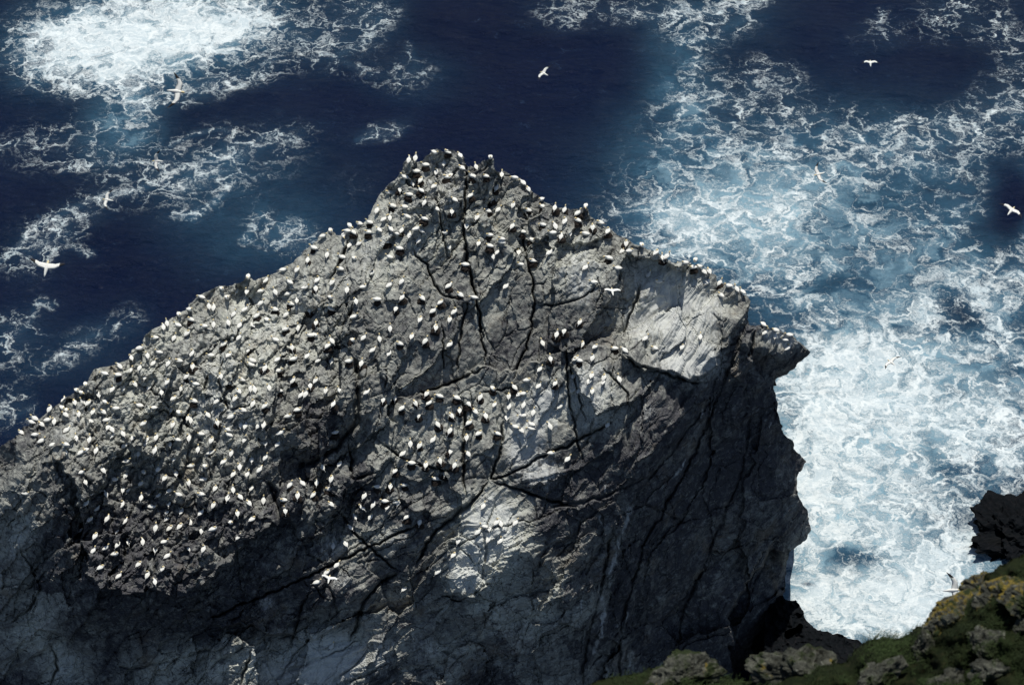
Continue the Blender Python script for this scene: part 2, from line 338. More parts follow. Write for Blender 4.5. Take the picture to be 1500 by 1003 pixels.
WISP = [([(250, 212), (280, 197), (320, 192), (345, 196)], 5, .42), ([(340, 225), (359, 215), (381, 202), (404, 197), (435, 207)], 6, .5), ([(-20, 390), (20, 365), (49, 332), (90, 314), (135, 292), (188, 278), (233, 265), (269, 247), (314, 242), (359, 233)], 8, .5),
        ([(260, 310), (287, 314), (314, 296), (341, 265)], 8, .5), ([(359, 350), (381, 312), (417, 348), (435, 341)], 9, .42), ([(31, 368), (81, 350), (130, 372)], 8, .4), ([(0, 505), (18, 494), (39, 482), (54, 443), (72, 449)], 8, .42), ([(102, 505), (129, 497), (150, 490)], 7, .4),
        ([(0, 600), (20, 612), (50, 600)], 8, .4), ([(404, 45), (450, 60), (490, 85), (540, 60), (560, 20)], 9, .4), ([(380, 95), (430, 70), (470, 75), (545, 110)], 8, .36), ([(905, 20), (960, 22), (1010, 12), (1080, 8), (1120, -5)], 9, .5), ([(1000, 60), (1060, 40), (1100, 20)], 8, .42), ([(985, 200), (1010, 150), (1020, 95), (1030, 60)], 8, .36), ([(520, 205), (550, 195), (585, 188)], 6, .45), ([(225, 250), (240, 190), (200, 150)], 8, .3), ([(1380, 30), (1410, 10), (1440, 45)], 9, .3), ([(1300, 55), (1285, 40), (1290, 20)], 6, .3), ([(90, 250), (150, 235), (215, 240)], 8, .32), ([(0, 215), (60, 200), (130, 215)], 9, .3), ([(580, 130), (610, 100), (600, 70)], 8, .28)]
for pl, wd, a in WISP:
    px_, py_ = spx + wx * .35, spy + wy * .35; m = (px_ > min(p[0] for p in pl) - 40) & (px_ < max(p[0] for p in pl) + 40) & (py_ > min(p[1] for p in pl) - 40) & (py_ < max(p[1] for p in pl) + 40)
    d, _ = seg_dist(px_[m], py_[m], pl); foam[m] = np.maximum(foam[m], a * np.exp(-(d / wd) ** 2)) + .06 * np.exp(-(d / (wd * 3)) ** 2)
Zs = .55 * fbm(GX + GY * .3, GY * 1.6, 16, 4, 400) + .28 * fbm(GX, GY * 1.5, 4.2, 4, 430)
fade = np.exp(-((np.maximum(0, np.abs(GX) - 90) / 60) ** 2 + (np.maximum(0, np.abs(GY - 230) - 90) / 60) ** 2)); Zs *= fade
n, m_ = GX.shape; ii = np.arange(n * m_).reshape(n, m_)
Q = np.stack([ii[:-1, :-1], ii[:-1, 1:], ii[1:, 1:], ii[1:, :-1]], -1).reshape(-1, 4)
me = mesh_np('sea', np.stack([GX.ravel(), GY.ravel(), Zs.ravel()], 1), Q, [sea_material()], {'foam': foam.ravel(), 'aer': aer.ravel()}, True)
obj('sea', me, kind='structure')

# ------------------------------------------------------------------ the stack
OUT = [(-170, 700), (-90, 690), (-30, 668), (0, 655), (12, 645), (30, 635), (50, 615), (75, 600), (100, 580), (120, 565), (133, 548), (138, 540), (160, 536), (175, 531), (190, 524), (193, 512), (209, 506), (212, 492), (228, 480), (245, 472), (262, 461), (272, 455), (285, 438), (300, 428), (320, 419), (340, 418), (356, 412), (364, 405), (373, 411), (392, 403), (410, 396), (425, 387), (440, 375), (455, 361), (466, 349), (480, 338), (492, 344), (505, 342), (520, 335), (538, 322), (548, 300), (557, 283), (570, 269), (582, 260), (590, 241), (600, 228), (611, 238), (620, 235), (632, 222), (640, 218), (650, 223), (657, 219), (670, 225), (680, 232), (683, 249), (690, 243), (703, 240), (712, 235), (722, 230), (724, 246), (734, 252), (745, 254), (760, 262), (772, 272), (780, 281), (792, 290), (800, 297), (812, 305), (825, 304), (840, 306), (856, 302), (862, 310), (872, 322), (885, 332), (897, 337), (908, 346), (920, 350), (935, 359), (948, 365), (960, 368), (972, 376), (985, 385), (1000, 384), (1015, 388), (1030, 393), (1042, 401), (1050, 411), (1065, 418), (1082, 425), (1093, 433), (1100, 441), (1097, 455), (1095, 468), (1100, 477), (1110, 478), (1120, 475), (1135, 480), (1150, 488), (1162, 493), (1170, 501), (1183, 512), (1170, 524), (1150, 539), (1132, 551), (1133, 570), (1137, 585), (1138, 602), (1143, 618), (1150, 637), (1163, 649), (1162, 656), (1172, 665), (1182, 676), (1175, 688), (1168, 697), (1167, 712), (1170, 727), (1179, 742), (1184, 753), (1188, 777), (1182, 789), (1170, 798), (1156, 809), (1152, 828), (1150, 849), (1147, 871), (1149, 900), (1148, 925), (1152, 950), (1155, 1010), (1165, 1090), (1170, 1190), (-170, 1190)]
OUT = OUT[:3] + roughen(OUT[3:-4], 1.5, 3, 5) + OUT[-4:]
ST = 1.5
xs = np.arange(-172, 1194, ST); ys = np.arange(214, 1194, ST); X, Y = np.meshgrid(xs, ys)
# large facets: x, y, slope in degrees, compass of the face (0 = towards the viewer, + = to the right)
SEEDS = [(15, 700, 68, -40), (60, 650, 40, -15), (40, 830, 63, -26), (20, 930, 60, -22), (70, 975, 44, -6), (-100, 800, 70, -40), (-100, 1000, 70, -30), (72, 735, 80, -45), (80, 830, 78, -40), (130, 930, 82, -20), (200, 975, 72, -15), (132, 735, 14, 0), (134, 800, 2, 0), (150, 845, 20, 0),
         (150, 600, 34, -8), (250, 520, 33, -4), (350, 460, 34, -2), (200, 690, 31, -6), (300, 640, 34, 0), (160, 780, 22, -4), (220, 805, 27, -2), (270, 810, 30, 0), (330, 740, 32, 5), (420, 560, 36, 4), (400, 660, 44, 8), (330, 850, 74, 10), (240, 900, 88, 0), (370, 800, 85, 5), (340, 880, 84, -5),
         (500, 420, 35, -6), (450, 480, 36, 2), (560, 340, 37, -14), (600, 290, 40, -20), (650, 270, 42, -4), (640, 345, 42, 6), (720, 290, 40, 12), (760, 330, 42, 16), (600, 430, 38, 4), (690, 370, 50, 22), (740, 400, 44, 8), (820, 350, 36, 12), (870, 360, 38, 14),
         (560, 500, 42, 4), (700, 490, 53, 12), (760, 470, 54, 8), (640, 530, 54, 0), (520, 590, 52, 22), (850, 420, 46, 18), (880, 470, 56, 16), (960, 390, 38, 10), (1000, 440, 46, 8), (990, 500, 52, 4), (940, 480, 54, 12), (1040, 470, 55, 24), (1070, 440, 48, 30),
         (650, 600, 38, 2), (720, 610, 40, 8), (600, 620, 44, -4), (580, 690, 44, 4), (650, 710, 46, 8), (800, 600, 42, 6), (860, 540, 36, 8), (870, 590, 46, 14), (780, 680, 48, 10), (850, 670, 56, 12), (930, 570, 60, 22), (950, 620, 62, 30), (900, 650, 60, 22),
         (470, 760, 52, 6), (440, 740, 48, -4), (550, 770, 46, 6), (500, 830, 50, 0), (570, 830, 56, 10), (430, 870, 70, 0), (500, 900, 90, 5), (640, 790, 54, 12), (720, 770, 34, 4), (695, 835, 32, 0), (630, 870, 64, 12), (560, 900, 62, 8), (480, 960, 36, -2), (395, 975, 44, -2), (310, 985, 58, -8), (300, 960, 70, -12), (450, 1040, 50, 0), (600, 960, 64, 8), (300, 1050, 62, -6),
         (760, 850, 70, 24), (830, 720, 66, 22), (900, 730, 68, 26), (800, 920, 72, 22), (700, 960, 66, 10), (860, 850, 74, 36), (930, 800, 78, 44), (960, 690, 76, 50), (1000, 620, 76, 52), (1060, 530, 80, 58), (1000, 760, 86, 40), (1060, 680, 88, 44), (960, 900, 86, 36), (1050, 850, 86, 34), (1100, 690, 86, 34), (1110, 780, 88, 34), (1150, 800, 88, 40), (1130, 620, 88, 40), (1100, 560, 88, 48), (1130, 500, 56, 10), (1120, 530, 108, 30), (1160, 680, 88, 54), (1160, 770, 88, 54), (1110, 900, 96, 40), (1120, 980, 94, 40), (900, 980, 80, 40), (1000, 980, 84, 22), (750, 1080, 66, 10), (1000, 1100, 80, 30)]
wxp = X + fbm(X, Y, 46, 4, 11) * 14 + fbm(X, Y, 9, 3, 15) * 4; wyp = Y + fbm(X, Y, 46, 4, 21) * 14 + fbm(X, Y, 9, 3, 25) * 4
NX = np.zeros(X.shape); NY = NX.copy(); NZ = NX.copy(); W = NX.copy()
for sx_, sy_, sl, az in SEEDS:
    d2 = (wxp - sx_) ** 2 + (wyp - sy_) ** 2; wt = 1.0 / (d2 + 60) ** 4.0 * 1e12
    sl, az = R(sl), R(az)
    NX += wt * math.sin(sl) * math.sin(az); NY -= wt * math.sin(sl) * math.cos(az); NZ += wt * math.cos(sl); W += wt
NX /= W; NY /= W; NZ /= W; nl = np.sqrt(NX ** 2 + NY ** 2 + NZ ** 2); NX /= nl; NY /= nl; NZ /= nl
# roughness of each district: the colony is broken, the slabs are smooth
ROUGH = [(200, 760, 170, 120, 0, .75), (250, 600, 190, 120, 30, .55), (420, 620, 110, 110, 0, .45), (430, 480, 120, 90, 0, .4), (650, 300, 110, 80, 0, .35), (780, 330, 110, 50, -20, .35), (480, 730, 80, 60, 0, .5), (800, 850, 160, 110, 0, .3), (150, 900, 60, 60, 0, .2), (330, 900, 120, 100, 0, .4)]
rough = .30 + np.clip(blob_field(X, Y, ROUGH), 0, .8); SLAB = [(700, 500, 80, 70, 0, .2), (990, 470, 75, 90, 0, .25), (720, 780, 50, 60, 0, .18), (790, 640, 50, 50, 0, .15), (1060, 780, 110, 160, 0, .18)]
rough = np.clip(rough - blob_field(X, Y, SLAB), .1, 1)
def tilt(a, b, amp):
    global NX, NY, NZ
    NX = NX + a * amp; NY = NY + b * amp * .67; NZ = NZ + b * amp * .74
wx2 = X + fbm(X, Y, 26, 4, 61) * 12; wy2 = Y + fbm(X, Y, 26, 4, 71) * 12
off = np.zeros(X.shape)
lowr = smooth(620, 820, Y + (X - 600) * .25)
for s_, amp, offm, seed, rot, an, rp in ((70, .22, .85, 101, R(-58), 2.0, .1), (27, .15, .26, 111, R(-62), 2.1, 1.0), (12.5, .13, .11, 121, R(-55), 1.7, 1.6), (6.0, .11, .03, 131, R(-45), 1.4, 1.7)):
    A, B, D_, e = cells(wx2 if s_ > 10 else X + fbm(X, Y, 8, 2, 5) * 3, wy2 if s_ > 10 else Y, s_, seed, rot, an)
    k = (rough / .5) ** rp
    tilt(np.clip(A, -2, 2), np.clip(B, -2, 2), amp * np.clip(k, .25, 1.6)); off += D_ * offm * np.clip(k, .1, 1.7)
    if s_ > 10: off += (.14 if s_ > 20 else .10) * np.clip(k, .1, 1.3) * np.exp(-(e * s_ / 1.3) ** 2) * smooth(-.2, .5, fbm(X, Y, 40, 2, seed + 3) * 2)
nl = np.sqrt(NX ** 2 + NY ** 2 + NZ ** 2); NX /= nl; NY /= nl; NZ /= nl
rr = rays(X, Y); nr = np.minimum(NX * rr[..., 0] + NY * rr[..., 1] + NZ * rr[..., 2], -.14)
gxL = -(NX / FP) / nr * ST; gyL = -((-NY * sP - NZ * cP) / FP) / nr * ST
lim = .0022 * ST; gxL = np.clip(gxL, -lim, lim); gyL = np.clip(gyL, -lim, lim)
gxe = .5 * (gxL[:, :-1] + gxL[:, 1:]); gye = .5 * (gyL[:-1] + gyL[1:])
div = np.zeros(X.shape); div[:, :-1] += gxe; div[:, 1:] -= gxe; div[:-1] += gye; div[1:] -= gye
ext = np.concatenate([div, div[:, ::-1]], 1); ext = np.concatenate([ext, ext[::-1]], 0)
hh_, ww_ = ext.shape; ky = 2 * np.cos(2 * np.pi * np.fft.fftfreq(hh_)) - 2; kx = 2 * np.cos(2 * np.pi * np.arange(ww_ // 2 + 1) / ww_) - 2
den = ky[:, None] + kx[None, :]; den[0, 0] = 1; Fh = np.fft.rfft2(ext) / den; Fh[0, 0] = 0
Lg = np.fft.irfft2(Fh, s=ext.shape)[:X.shape[0], :X.shape[1]]
iy = int((300 - 214) / ST); ix = int((650 + 172) / ST)
Lg += math.log(229.0) - Lg[iy, ix]
DEP = np.exp(Lg)
print('depth checks', [(a, b, round(float(DEP[int((b - 214) / ST), int((a + 172) / ST)]), 1), round(float(sea_depth(a, b)), 1)) for a, b in ((20, 680), (200, 500), (650, 230), (1090, 450), (1180, 512), (1180, 770), (1145, 900), (500, 980), (100, 980), (900, 980), (700, 1150), (300, 750), (700, 600))])
# lips: an overhanging edge; the block on the first side stands h metres proud, dying away over Rr pixels
LIPS = [([(70, 662), (92, 690), (116, 716), (120, 780), (126, 840), (150, 868), (185, 872), (215, 858), (250, 872), (290, 866), (330, 830), (355, 800), (400, 765), (425, 770)], 2.6, 70, -1),
        ([(385, 700), (415, 752), (440, 790), (480, 778), (500, 740), (505, 700)], -1.2, 40, 1),
        ([(565, 585), (594, 582), (639, 571), (681, 553), (716, 536), (760, 548), (800, 520), (850, 500), (905, 512)], 1.3, 60, 1),
        ([(300, 915), (385, 925), (451, 936), (493, 920), (560, 880)], 1.8, 60, -1),
        ([(911, 497), (913, 520), (930, 535), (967, 545), (1007, 558), (1040, 548), (1085, 480)], 1.6, 60, -1),
        ([(555, 730), (600, 745), (640, 757), (690, 735), (700, 700)], .9, 40, -1),
        ([(694, 668), (735, 655), (735, 600)], .8, 30, -1),
        ([(1150, 800), (1128, 806), (1098, 850), (1066, 905), (1070, 960), (1078, 1010)], -7.0, 120, -1),
        ([(633, 865), (650, 868), (685, 875), (715, 860), (712, 838)], .9, 40, -1),
        ([(1099, 470), (1094, 520), (1092, 560), (1086, 640)], 1.8, 60, 1),
        ([(1060, 668), (1085, 665), (1110, 655), (1165, 690)], .5, 30, 1),
        ([(750, 300), (800, 370), (870, 352), (905, 335)], .8, 30, -1),
        ([(930, 560), (922, 610), (900, 660), (840, 690), (760, 716)], .8, 40, 1),
        ([(1095, 450), (1040, 560), (985, 650), (930, 730), (905, 800), (895, 900), (880, 1000)], -1.0, 60, -1),
        ([(1060, 560), (1020, 680), (965, 780), (930, 860), (915, 1000)], -.9, 50, -1),
        ([(1125, 600), (1090, 700), (1080, 800)], .8, 30, -1)]
for pl, h_, Rr, sgn in LIPS:
    pl0 = pl; pl = roughen(pl, 2.8, 5, 9); x0 = min(p[0] for p in pl) - 3 * Rr; x1 = max(p[0] for p in pl) + 3 * Rr; y0 = min(p[1] for p in pl) - 3 * Rr; y1 = max(p[1] for p in pl) + 3 * Rr
    sl = np.s_[max(0, int((y0 - 214) / ST)):max(0, int((y1 - 214) / ST)), max(0, int((x0 + 172) / ST)):max(0, int((x1 + 172) / ST))]
    d, sd_, ov_ = seg_dist(X[sl] + fbm(X[sl], Y[sl], 12, 2, 88) * 3, Y[sl], pl, True)
    e0 = np.array(pl[0]); e1 = np.array(pl[-1]); ov_, db_ = (lambda q: (q[2], q[0]))(seg_dist(X[sl], Y[sl], pl0, True)); endf = smooth(.4, 0, ov_ / (6 + db_)) * smooth(0, 30, np.hypot(X[sl] - e0[0], Y[sl] - e0[1])) * smooth(0, 30, np.hypot(X[sl] - e1[0], Y[sl] - e1[1]))
    s1 = d * np.sign(sd_) * sgn
    off[sl] -= h_ * endf * smooth(-1.0, 1.2, s1) * np.maximum(0, np.exp(-np.maximum(s1, 0) / Rr) - .05)
CR = [([(682, 240), (681, 285), (680, 330), (683, 360), (688, 395), (697, 430), (702, 470), (708, 500)], 2.6, 2.2), ([(636, 281), (645, 320), (648, 338), (654, 367), (660, 380)], 2, 1.2),
      ([(603, 362), (609, 376), (627, 388), (632, 406), (645, 430), (663, 436), (687, 436)], 2.2, 1.3), ([(762, 326), (766, 356), (774, 385), (781, 409), (784, 445), (779, 483), (765, 520), (750, 558)], 2.1, 1.5), ([(784, 446), (815, 447), (852, 436), (880, 415)], 1.7, 1.0),
      ([(687, 438), (680, 462), (675, 482), (673, 520), (671, 549)], 1.8, 1.1), ([(699, 439), (705, 499), (712, 516), (711, 540)], 1.9, 1.2), ([(712, 516), (735, 530)], 1.6, .8), ([(514, 347), (503, 373), (490, 400), (481, 415)], 2.8, 1.6), ([(520, 440), (508, 470), (499, 490)], 2.4, 1.2),
      ([(648, 470), (650, 510), (650, 546)], 1.7, 1.0), ([(716, 536), (681, 552), (639, 570), (594, 582)], 2.8, 1.6), ([(567, 534), (564, 579)], 1.7, 1), ([(555, 647), (580, 665), (603, 677), (639, 686), (678, 689)], 2, 1.3), ([(678, 582), (681, 624), (678, 660), (680, 690), (683, 728)], 2.6, 1.8),
      ([(735, 612), (732, 660), (719, 701), (746, 694), (805, 661), (869, 634), (900, 615)], 2.1, 1.5), ([(717, 703), (759, 716), (800, 731), (850, 745)], 2.1, 1.4), ([(717, 704), (684, 743), (650, 768), (633, 785), (610, 830)], 3, 2.0), ([(300, 911), (385, 874), (439, 849), (493, 822), (539, 800), (580, 782), (614, 768)], 2.1, 1.8),
      ([(493, 745), (515, 775), (539, 800), (566, 821), (590, 839)], 2.2, 1.4), ([(587, 836), (560, 850), (542, 869), (530, 890), (523, 917), (511, 942)], 3.6, 2.0), ([(493, 825), (520, 850)], 1.6, .8), ([(457, 863), (442, 887), (432, 925), (425, 950)], 2, 1.3), ([(457, 863), (440, 845)], 1.7, 1), ([(455, 850), (475, 876), (488, 880)], 1.6, 1),
      ([(830, 500), (830, 520), (833, 578), (840, 615)], 2.1, 1.4), ([(828, 524), (840, 550), (848, 578), (858, 619)], 1.7, 1.1), ([(880, 535), (905, 560), (919, 575), (923, 605)], 1.7, 1.1), ([(940, 415), (926, 456), (911, 497)], 2.2, 1.3), ([(913, 517), (930, 534), (967, 544), (1007, 558), (1035, 560)], 2.6, 1.8), ([(836, 595), (845, 640), (856, 680)], 1.8, 1.1),
      ([(522, 520), (523, 560), (520, 624), (495, 655), (470, 672), (430, 690)], 6, 2.2), ([(510, 640), (515, 700), (560, 690)], 3, 1.2), ([(385, 700), (405, 720), (410, 760)], 5, 1.8), ([(800, 745), (880, 730), (950, 700), (1000, 640), (1060, 560), (1090, 480)], 3, .8), ([(640, 868), (670, 880), (690, 872)], 1.8, 1), ([(672, 800), (700, 828)], 1.5, .8),
      ([(200, 560), (235, 580), (290, 640)], 2.2, .9), ([(330, 500), (320, 560), (335, 600), (380, 590)], 2.2, 1.0), ([(205, 620), (240, 600), (262, 612), (300, 606)], 2.5, 1.0), ([(30, 870), (50, 855), (75, 830)], 2, 1), ([(10, 915), (45, 890), (60, 860), (30, 800)], 2, 1), ([(75, 940), (85, 980), (70, 1010)], 2.2, 1.4), ([(370, 945), (360, 980), (350, 1010)], 2.5, 1.4),
      ([(1100, 600), (1085, 700), (1040, 800), (1000, 900), (990, 1010)], 3, .8), ([(900, 765), (880, 860), (860, 940), (850, 1010)], 3.5, 1.2), ([(1060, 560), (1010, 680), (940, 800), (915, 900), (905, 1000)], 3.2, 1.2), ([(760, 560), (735, 572), (700, 575)], 2, 1)]
for pl, wd, dp in CR:
    pl = roughen(pl, 1.5, 9, 7); x0 = min(p[0] for p in pl) - 30; x1 = max(p[0] for p in pl) + 30; y0 = min(p[1] for p in pl) - 30; y1 = max(p[1] for p in pl) + 30
    sl = np.s_[max(0, int((y0 - 214) / ST)):max(0, int((y1 - 214) / ST)), max(0, int((x0 + 172) / ST)):max(0, int((x1 + 172) / ST))]
    d, _ = seg_dist(X[sl], Y[sl], pl); wv = .68 * wd * (1 + .5 * fbm(X[sl], Y[sl], 22, 2, 90))
    e0, e1 = pl[0], pl[-1]; tp = smooth(-4, 26, np.minimum(np.hypot(X[sl] - e0[0], Y[sl] - e0[1]), np.hypot(X[sl] - e1[0], Y[sl] - e1[1])))
    off[sl] += .8 * dp * tp * np.exp(-(d / (wv * (.5 + .5 * tp))) ** 2)
# extra generic jointing
A, B, D_, e = cells(X + fbm(X, Y, 30, 4, 161) * 10, Y + fbm(X, Y, 30, 4, 171) * 10, 48, 181, R(-62), 1.9)
off += .3 * np.exp(-(e * 48 / 1.2) ** 2) * smooth(.15, .7, fbm(X, Y, 70, 2, 191) * 2)
A, B, D_, e = cells(X + fbm(X, Y, 30, 4, 165) * 8, Y + fbm(X, Y, 30, 4, 175) * 8, 60, 185, R(-28), 2.6)
off += .5 * np.exp(-(e * 60 / 1.4) ** 2) * smooth(.15, .7, fbm(X, Y, 80, 2, 195) * 2) * lowr
off += fbm(X, Y, 40, 4, 201) * .5 + fbm(X, Y, 5, 3, 211) * .07 * (rough + .2) - np.abs(fbm(X, Y, 16, 3, 221)) * .35 * rough
def folds(x, y, rot, ln, wd, seed):
    c_, s_ = math.cos(rot), math.sin(rot); u = (x * c_ + y * s_) / ln; v = (-x * s_ + y * c_) / wd
    return fbm(u * 20, v * 20, 20, 5, seed)
fx, fy = X + fbm(X, Y, 60, 3, 261) * 24, Y + fbm(X, Y, 60, 3, 271) * 24
f1 = folds(fx, fy, R(-58), 130, 22, 281); f2 = folds(fx, fy, R(-30), 150, 16, 291); dr = smooth(820, 980, X + (Y - 500) * .1); lowr2 = lowr * (1 - dr * .6)
off += (.55 - 1.1 * np.abs(f1)) * -.62 * (1 - lowr2 * .7) * (.4 + .6 * smooth(.2, .6, rough)) + (.5 - np.abs(f2)) * -.8 * lowr2
off -= dr * (.5 - np.abs(folds(fx, fy, R(-62), 190, 20, 321))) * 1.1
# the colony floor is hummocky: many little mounds with hollows between
A, B, D_, e = cells(X + fbm(X, Y, 12, 3, 231) * 7, Y + fbm(X, Y, 12, 3, 235) * 5, 13.5, 241, R(-60), 1.4)
colony = np.clip(blob_field(X, Y, [(210, 740, 150, 130, 0, 1.0), (250, 610, 210, 90, 30, .6), (430, 560, 130, 160, 0, .35), (620, 300, 120, 70, 0, .2), (480, 740, 90, 50, 0, .5)]), 0, 1)
off += colony * .62 * (.55 - np.minimum(e, .55) * 1.7)
DEP = DEP + off
DSEA = sea_depth(X, Y)
DEP = np.minimum(DEP, DSEA * 1.01)
# --- rock colour districts, with some skylight and shade painted into the tone
TONE = [(300, 560, 300, 170, 30, .52), (620, 330, 190, 120, 0, .50), (420, 470, 200, 110, 20, .3), (840, 370, 120, 70, 0, .42), (700, 500, 110, 80, 0, .22), (990, 460, 90, 110, 0, .62), (800, 600, 120, 70, 0, .52), (640, 640, 130, 110, 0, .36), (520, 800, 90, 60, 0, .32), (715, 785, 70, 85, 0, .8), (685, 840, 34, 36, 0, .5), (880, 590, 80, 70, 0, .4), (480, 965, 90, 50, 0, .95), (370, 970, 90, 45, 0, .6), (90, 970, 50, 50, 0, .30), (30, 730, 80, 90, 0, .38), (50, 900, 90, 130, 0, .30), (95, 975, 40, 30, 0, .5), (280, 970, 100, 50, 0, .42), (640, 960, 90, 50, 0, .4), (730, 900, 90, 60, 0, .3), (580, 900, 80, 60, 0, .22), (930, 640, 90, 60, 0, .16), (760, 900, 190, 130, 0, .24), (1100, 760, 60, 90, 0, .12), (210, 750, 150, 105, 0, -.20), (440, 640, 60, 60, 0, -.2), (1140, 500, 40, 20, 0, .3), (40, 850, 60, 80, 0, .2)]  # low left and bottom faces lifted as skylight; left recess darkened as shade
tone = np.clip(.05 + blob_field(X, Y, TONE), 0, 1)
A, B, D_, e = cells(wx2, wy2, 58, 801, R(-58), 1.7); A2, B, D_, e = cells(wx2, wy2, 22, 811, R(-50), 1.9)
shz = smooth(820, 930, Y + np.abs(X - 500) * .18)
tone = np.clip(tone - blob_field(X, Y, [(1040, 740, 130, 220, 0, .26), (1110, 920, 50, 90, 0, .5), (270, 890, 150, 50, 0, .3)]) + np.clip(A, -1.6, 1.6) * (.085 + .06 * shz) + np.clip(A2, -1.6, 1.6) * (.05 + .05 * shz), 0, 1)  # dark right face, plus painted shade in the recess and under the colony
GU = [(640, 260, 70, 60, 0, .40), (560, 350, 110, 70, 30, .35), (420, 450, 130, 70, 25, .32), (270, 540, 160, 70, 30, .35), (120, 620, 80, 40, 30, .4), (320, 600, 60, 60, 0, .45), (850, 405, 34, 45, 0, .6), (800, 330, 90, 30, -20, .3), (960, 400, 50, 40, 0, .5), (1000, 455, 62, 60, 0, .8), (1010, 530, 60, 34, 0, .8), (935, 470, 26, 35, 0, .6), (800, 590, 30, 40, 0, .75), (862, 570, 38, 48, 0, .75), (770, 640, 36, 60, 0, .8), (795, 690, 40, 26, 0, .6), (640, 610, 60, 40, 0, .35), (720, 775, 46, 56, 0, .95), (685, 835, 30, 36, 0, .95), (580, 790, 40, 24, 0, .4), (490, 800, 24, 26, 0, .55), (500, 850, 22, 18, 0, .4), (480, 965, 60, 46, 0, 1.0), (410, 990, 46, 30, 0, .8), (375, 955, 18, 24, 0, .6), (390, 885, 14, 18, 0, .55), (1140, 495, 36, 12, -20, .8), (95, 975, 28, 34, 0, .5), (20, 800, 14, 40, 0, .4), (40, 770, 12, 20, 0, .4), (620, 950, 30, 40, 0, .4), (560, 960, 20, 40, 0, .5), (730, 970, 60, 30, 0, .35), (950, 600, 20, 30, 0, .4), (200, 760, 120, 90, 0, .22), (530, 640, 30, 30, 0, .2)]
STK = [([(1004, 673), (996, 688), (987, 700)], 2.2), ([(923, 744), (912, 780), (900, 815), (892, 850)], 4), ([(881, 875), (886, 900), (880, 930), (869, 955)], 4.5), ([(919, 896), (914, 915), (911, 938)], 2), ([(924, 955), (922, 975)], 2.6), ([(1028, 600), (1026, 612)], 1.8), ([(887, 710), (885, 720)], 1.8), ([(1128, 618), (1127, 628)], 1.5), ([(880, 755), (882, 772)], 1.6), ([(1050, 520), (1046, 545)], 1.8), ([(855, 870), (850, 890)], 1.5), ([(700, 690), (705, 700)], 1.5)]
guano = np.clip(blob_field(X, Y, GU), 0, 1)
for pl, wd in STK:
    x0 = min(p[0] for p in pl) - 20; x1 = max(p[0] for p in pl) + 20; y0 = min(p[1] for p in pl) - 20; y1 = max(p[1] for p in pl) + 20
    sl = np.s_[int((y0 - 214) / ST):int((y1 - 214) / ST), int((x0 + 172) / ST):int((x1 + 172) / ST)]
    d, _ = seg_dist(X[sl] + fbm(X[sl], Y[sl], 10, 2, 99) * 3, Y[sl], pl); guano[sl] = np.maximum(guano[sl], np.exp(-(d / wd) ** 2) * (.62 + .3 * fbm(X[sl], Y[sl], 9, 3, 97)))
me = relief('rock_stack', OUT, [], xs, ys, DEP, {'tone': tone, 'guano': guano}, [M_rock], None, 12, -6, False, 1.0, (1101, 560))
stack = obj('rock_stack', me, kind='structure')
def rock_at(px, py):
    i = min(max((py - 214) / ST, 0), X.shape[0] - 2); j = min(max((px + 172) / ST, 0), X.shape[1] - 2)
    i0, j0 = int(i), int(j); sub = DEP[max(0, i0 - 1):i0 + 3, max(0, j0 - 1):j0 + 3]
    return Vector(world(px, py, float(np.median(sub)) - .02))

# ------------------------------------------------------------------ low rocks at the foot of the stack
AO = [(1120, 868), (1147, 871), (1158, 879), (1166, 878), (1171, 884), (1176, 893), (1180, 906), (1189, 918), (1202, 922), (1223, 928), (1250, 936), (1285, 952), (1320, 990), (1330, 1050), (1120, 1060)]
AO = roughen(AO[:-2], 1.4, 8, 5) + AO[-2:]
AH = [(1149, 925), (1156, 921), (1166, 918), (1172, 912), (1177, 916), (1174, 923), (1164, 929), (1154, 936), (1149, 932)]
ax = np.arange(1118, 1334, 1.6); ay = np.arange(866, 1064, 1.6); AX, AY = np.meshgrid(ax, ay)
AD = sea_depth(AX, AY) * .962 - 5.5 * smooth(925, 1010, AY) + fbm(AX, AY, 26, 4, 501) * 2.0 + fbm(AX, AY, 7, 3, 511) * .5
me = relief('sea_arch', AO, [AH], ax, ay, AD, {'tone': AX * 0}, [M_black], None, 5, -4, False, .4)
o = obj('sea_arch', me, 'low black rock pierced by a small arch at the foot of the stack', 'rock')

def ico(sub):
    import bmesh
    b = bmesh.new(); bmesh.ops.create_icosphere(b, subdivisions=sub, radius=1); V = np.array([v.co[:] for v in b.verts]); F = np.array([[v.index for v in f.verts] for f in b.faces]); b.free(); return V, F
def boulder(name, loc, rad, seed, mats, sub=5, amp=.28, facets=26, rot=0, flat=.8):
    V, F = ico(sub); rs = np.random.RandomState(seed); n_ = rs.randn(facets, 3); n_ /= np.linalg.norm(n_, axis=1)[:, None]; d_ = .72 + rs.rand(facets) * .3
    dots = V @ n_.T; r = np.min(np.where(dots > .05, d_ / np.maximum(dots, .05), 9), 1); r = np.minimum(r, 1.25)
    r = r * (1 + amp * .35 * fbm(V[:, 0] + V[:, 2] * .7 + 5, V[:, 1] - V[:, 2] * .6 + 3, .5, 5, seed) + amp * .12 * fbm(V[:, 0] * 1.3 + 9, V[:, 2] + V[:, 1] * .4, .12, 3, seed + 9))
    P = V * r[:, None] * np.array(rad); c, s = math.cos(rot), math.sin(rot); P = np.stack([P[:, 0] * c - P[:, 1] * s, P[:, 0] * s + P[:, 1] * c, P[:, 2]], 1)
    me = mesh_np(name, P, F, mats, None, False); o = obj(name, me); o.location = loc; return o
x_, y_ = sea_xy(1492, 772); o = boulder('sea_rock', (float(x_) + .8, float(y_) - .8, -.8), (6.9, 4.3, 2.9), 31, [M_black], 6, 1.6, 15, .3)
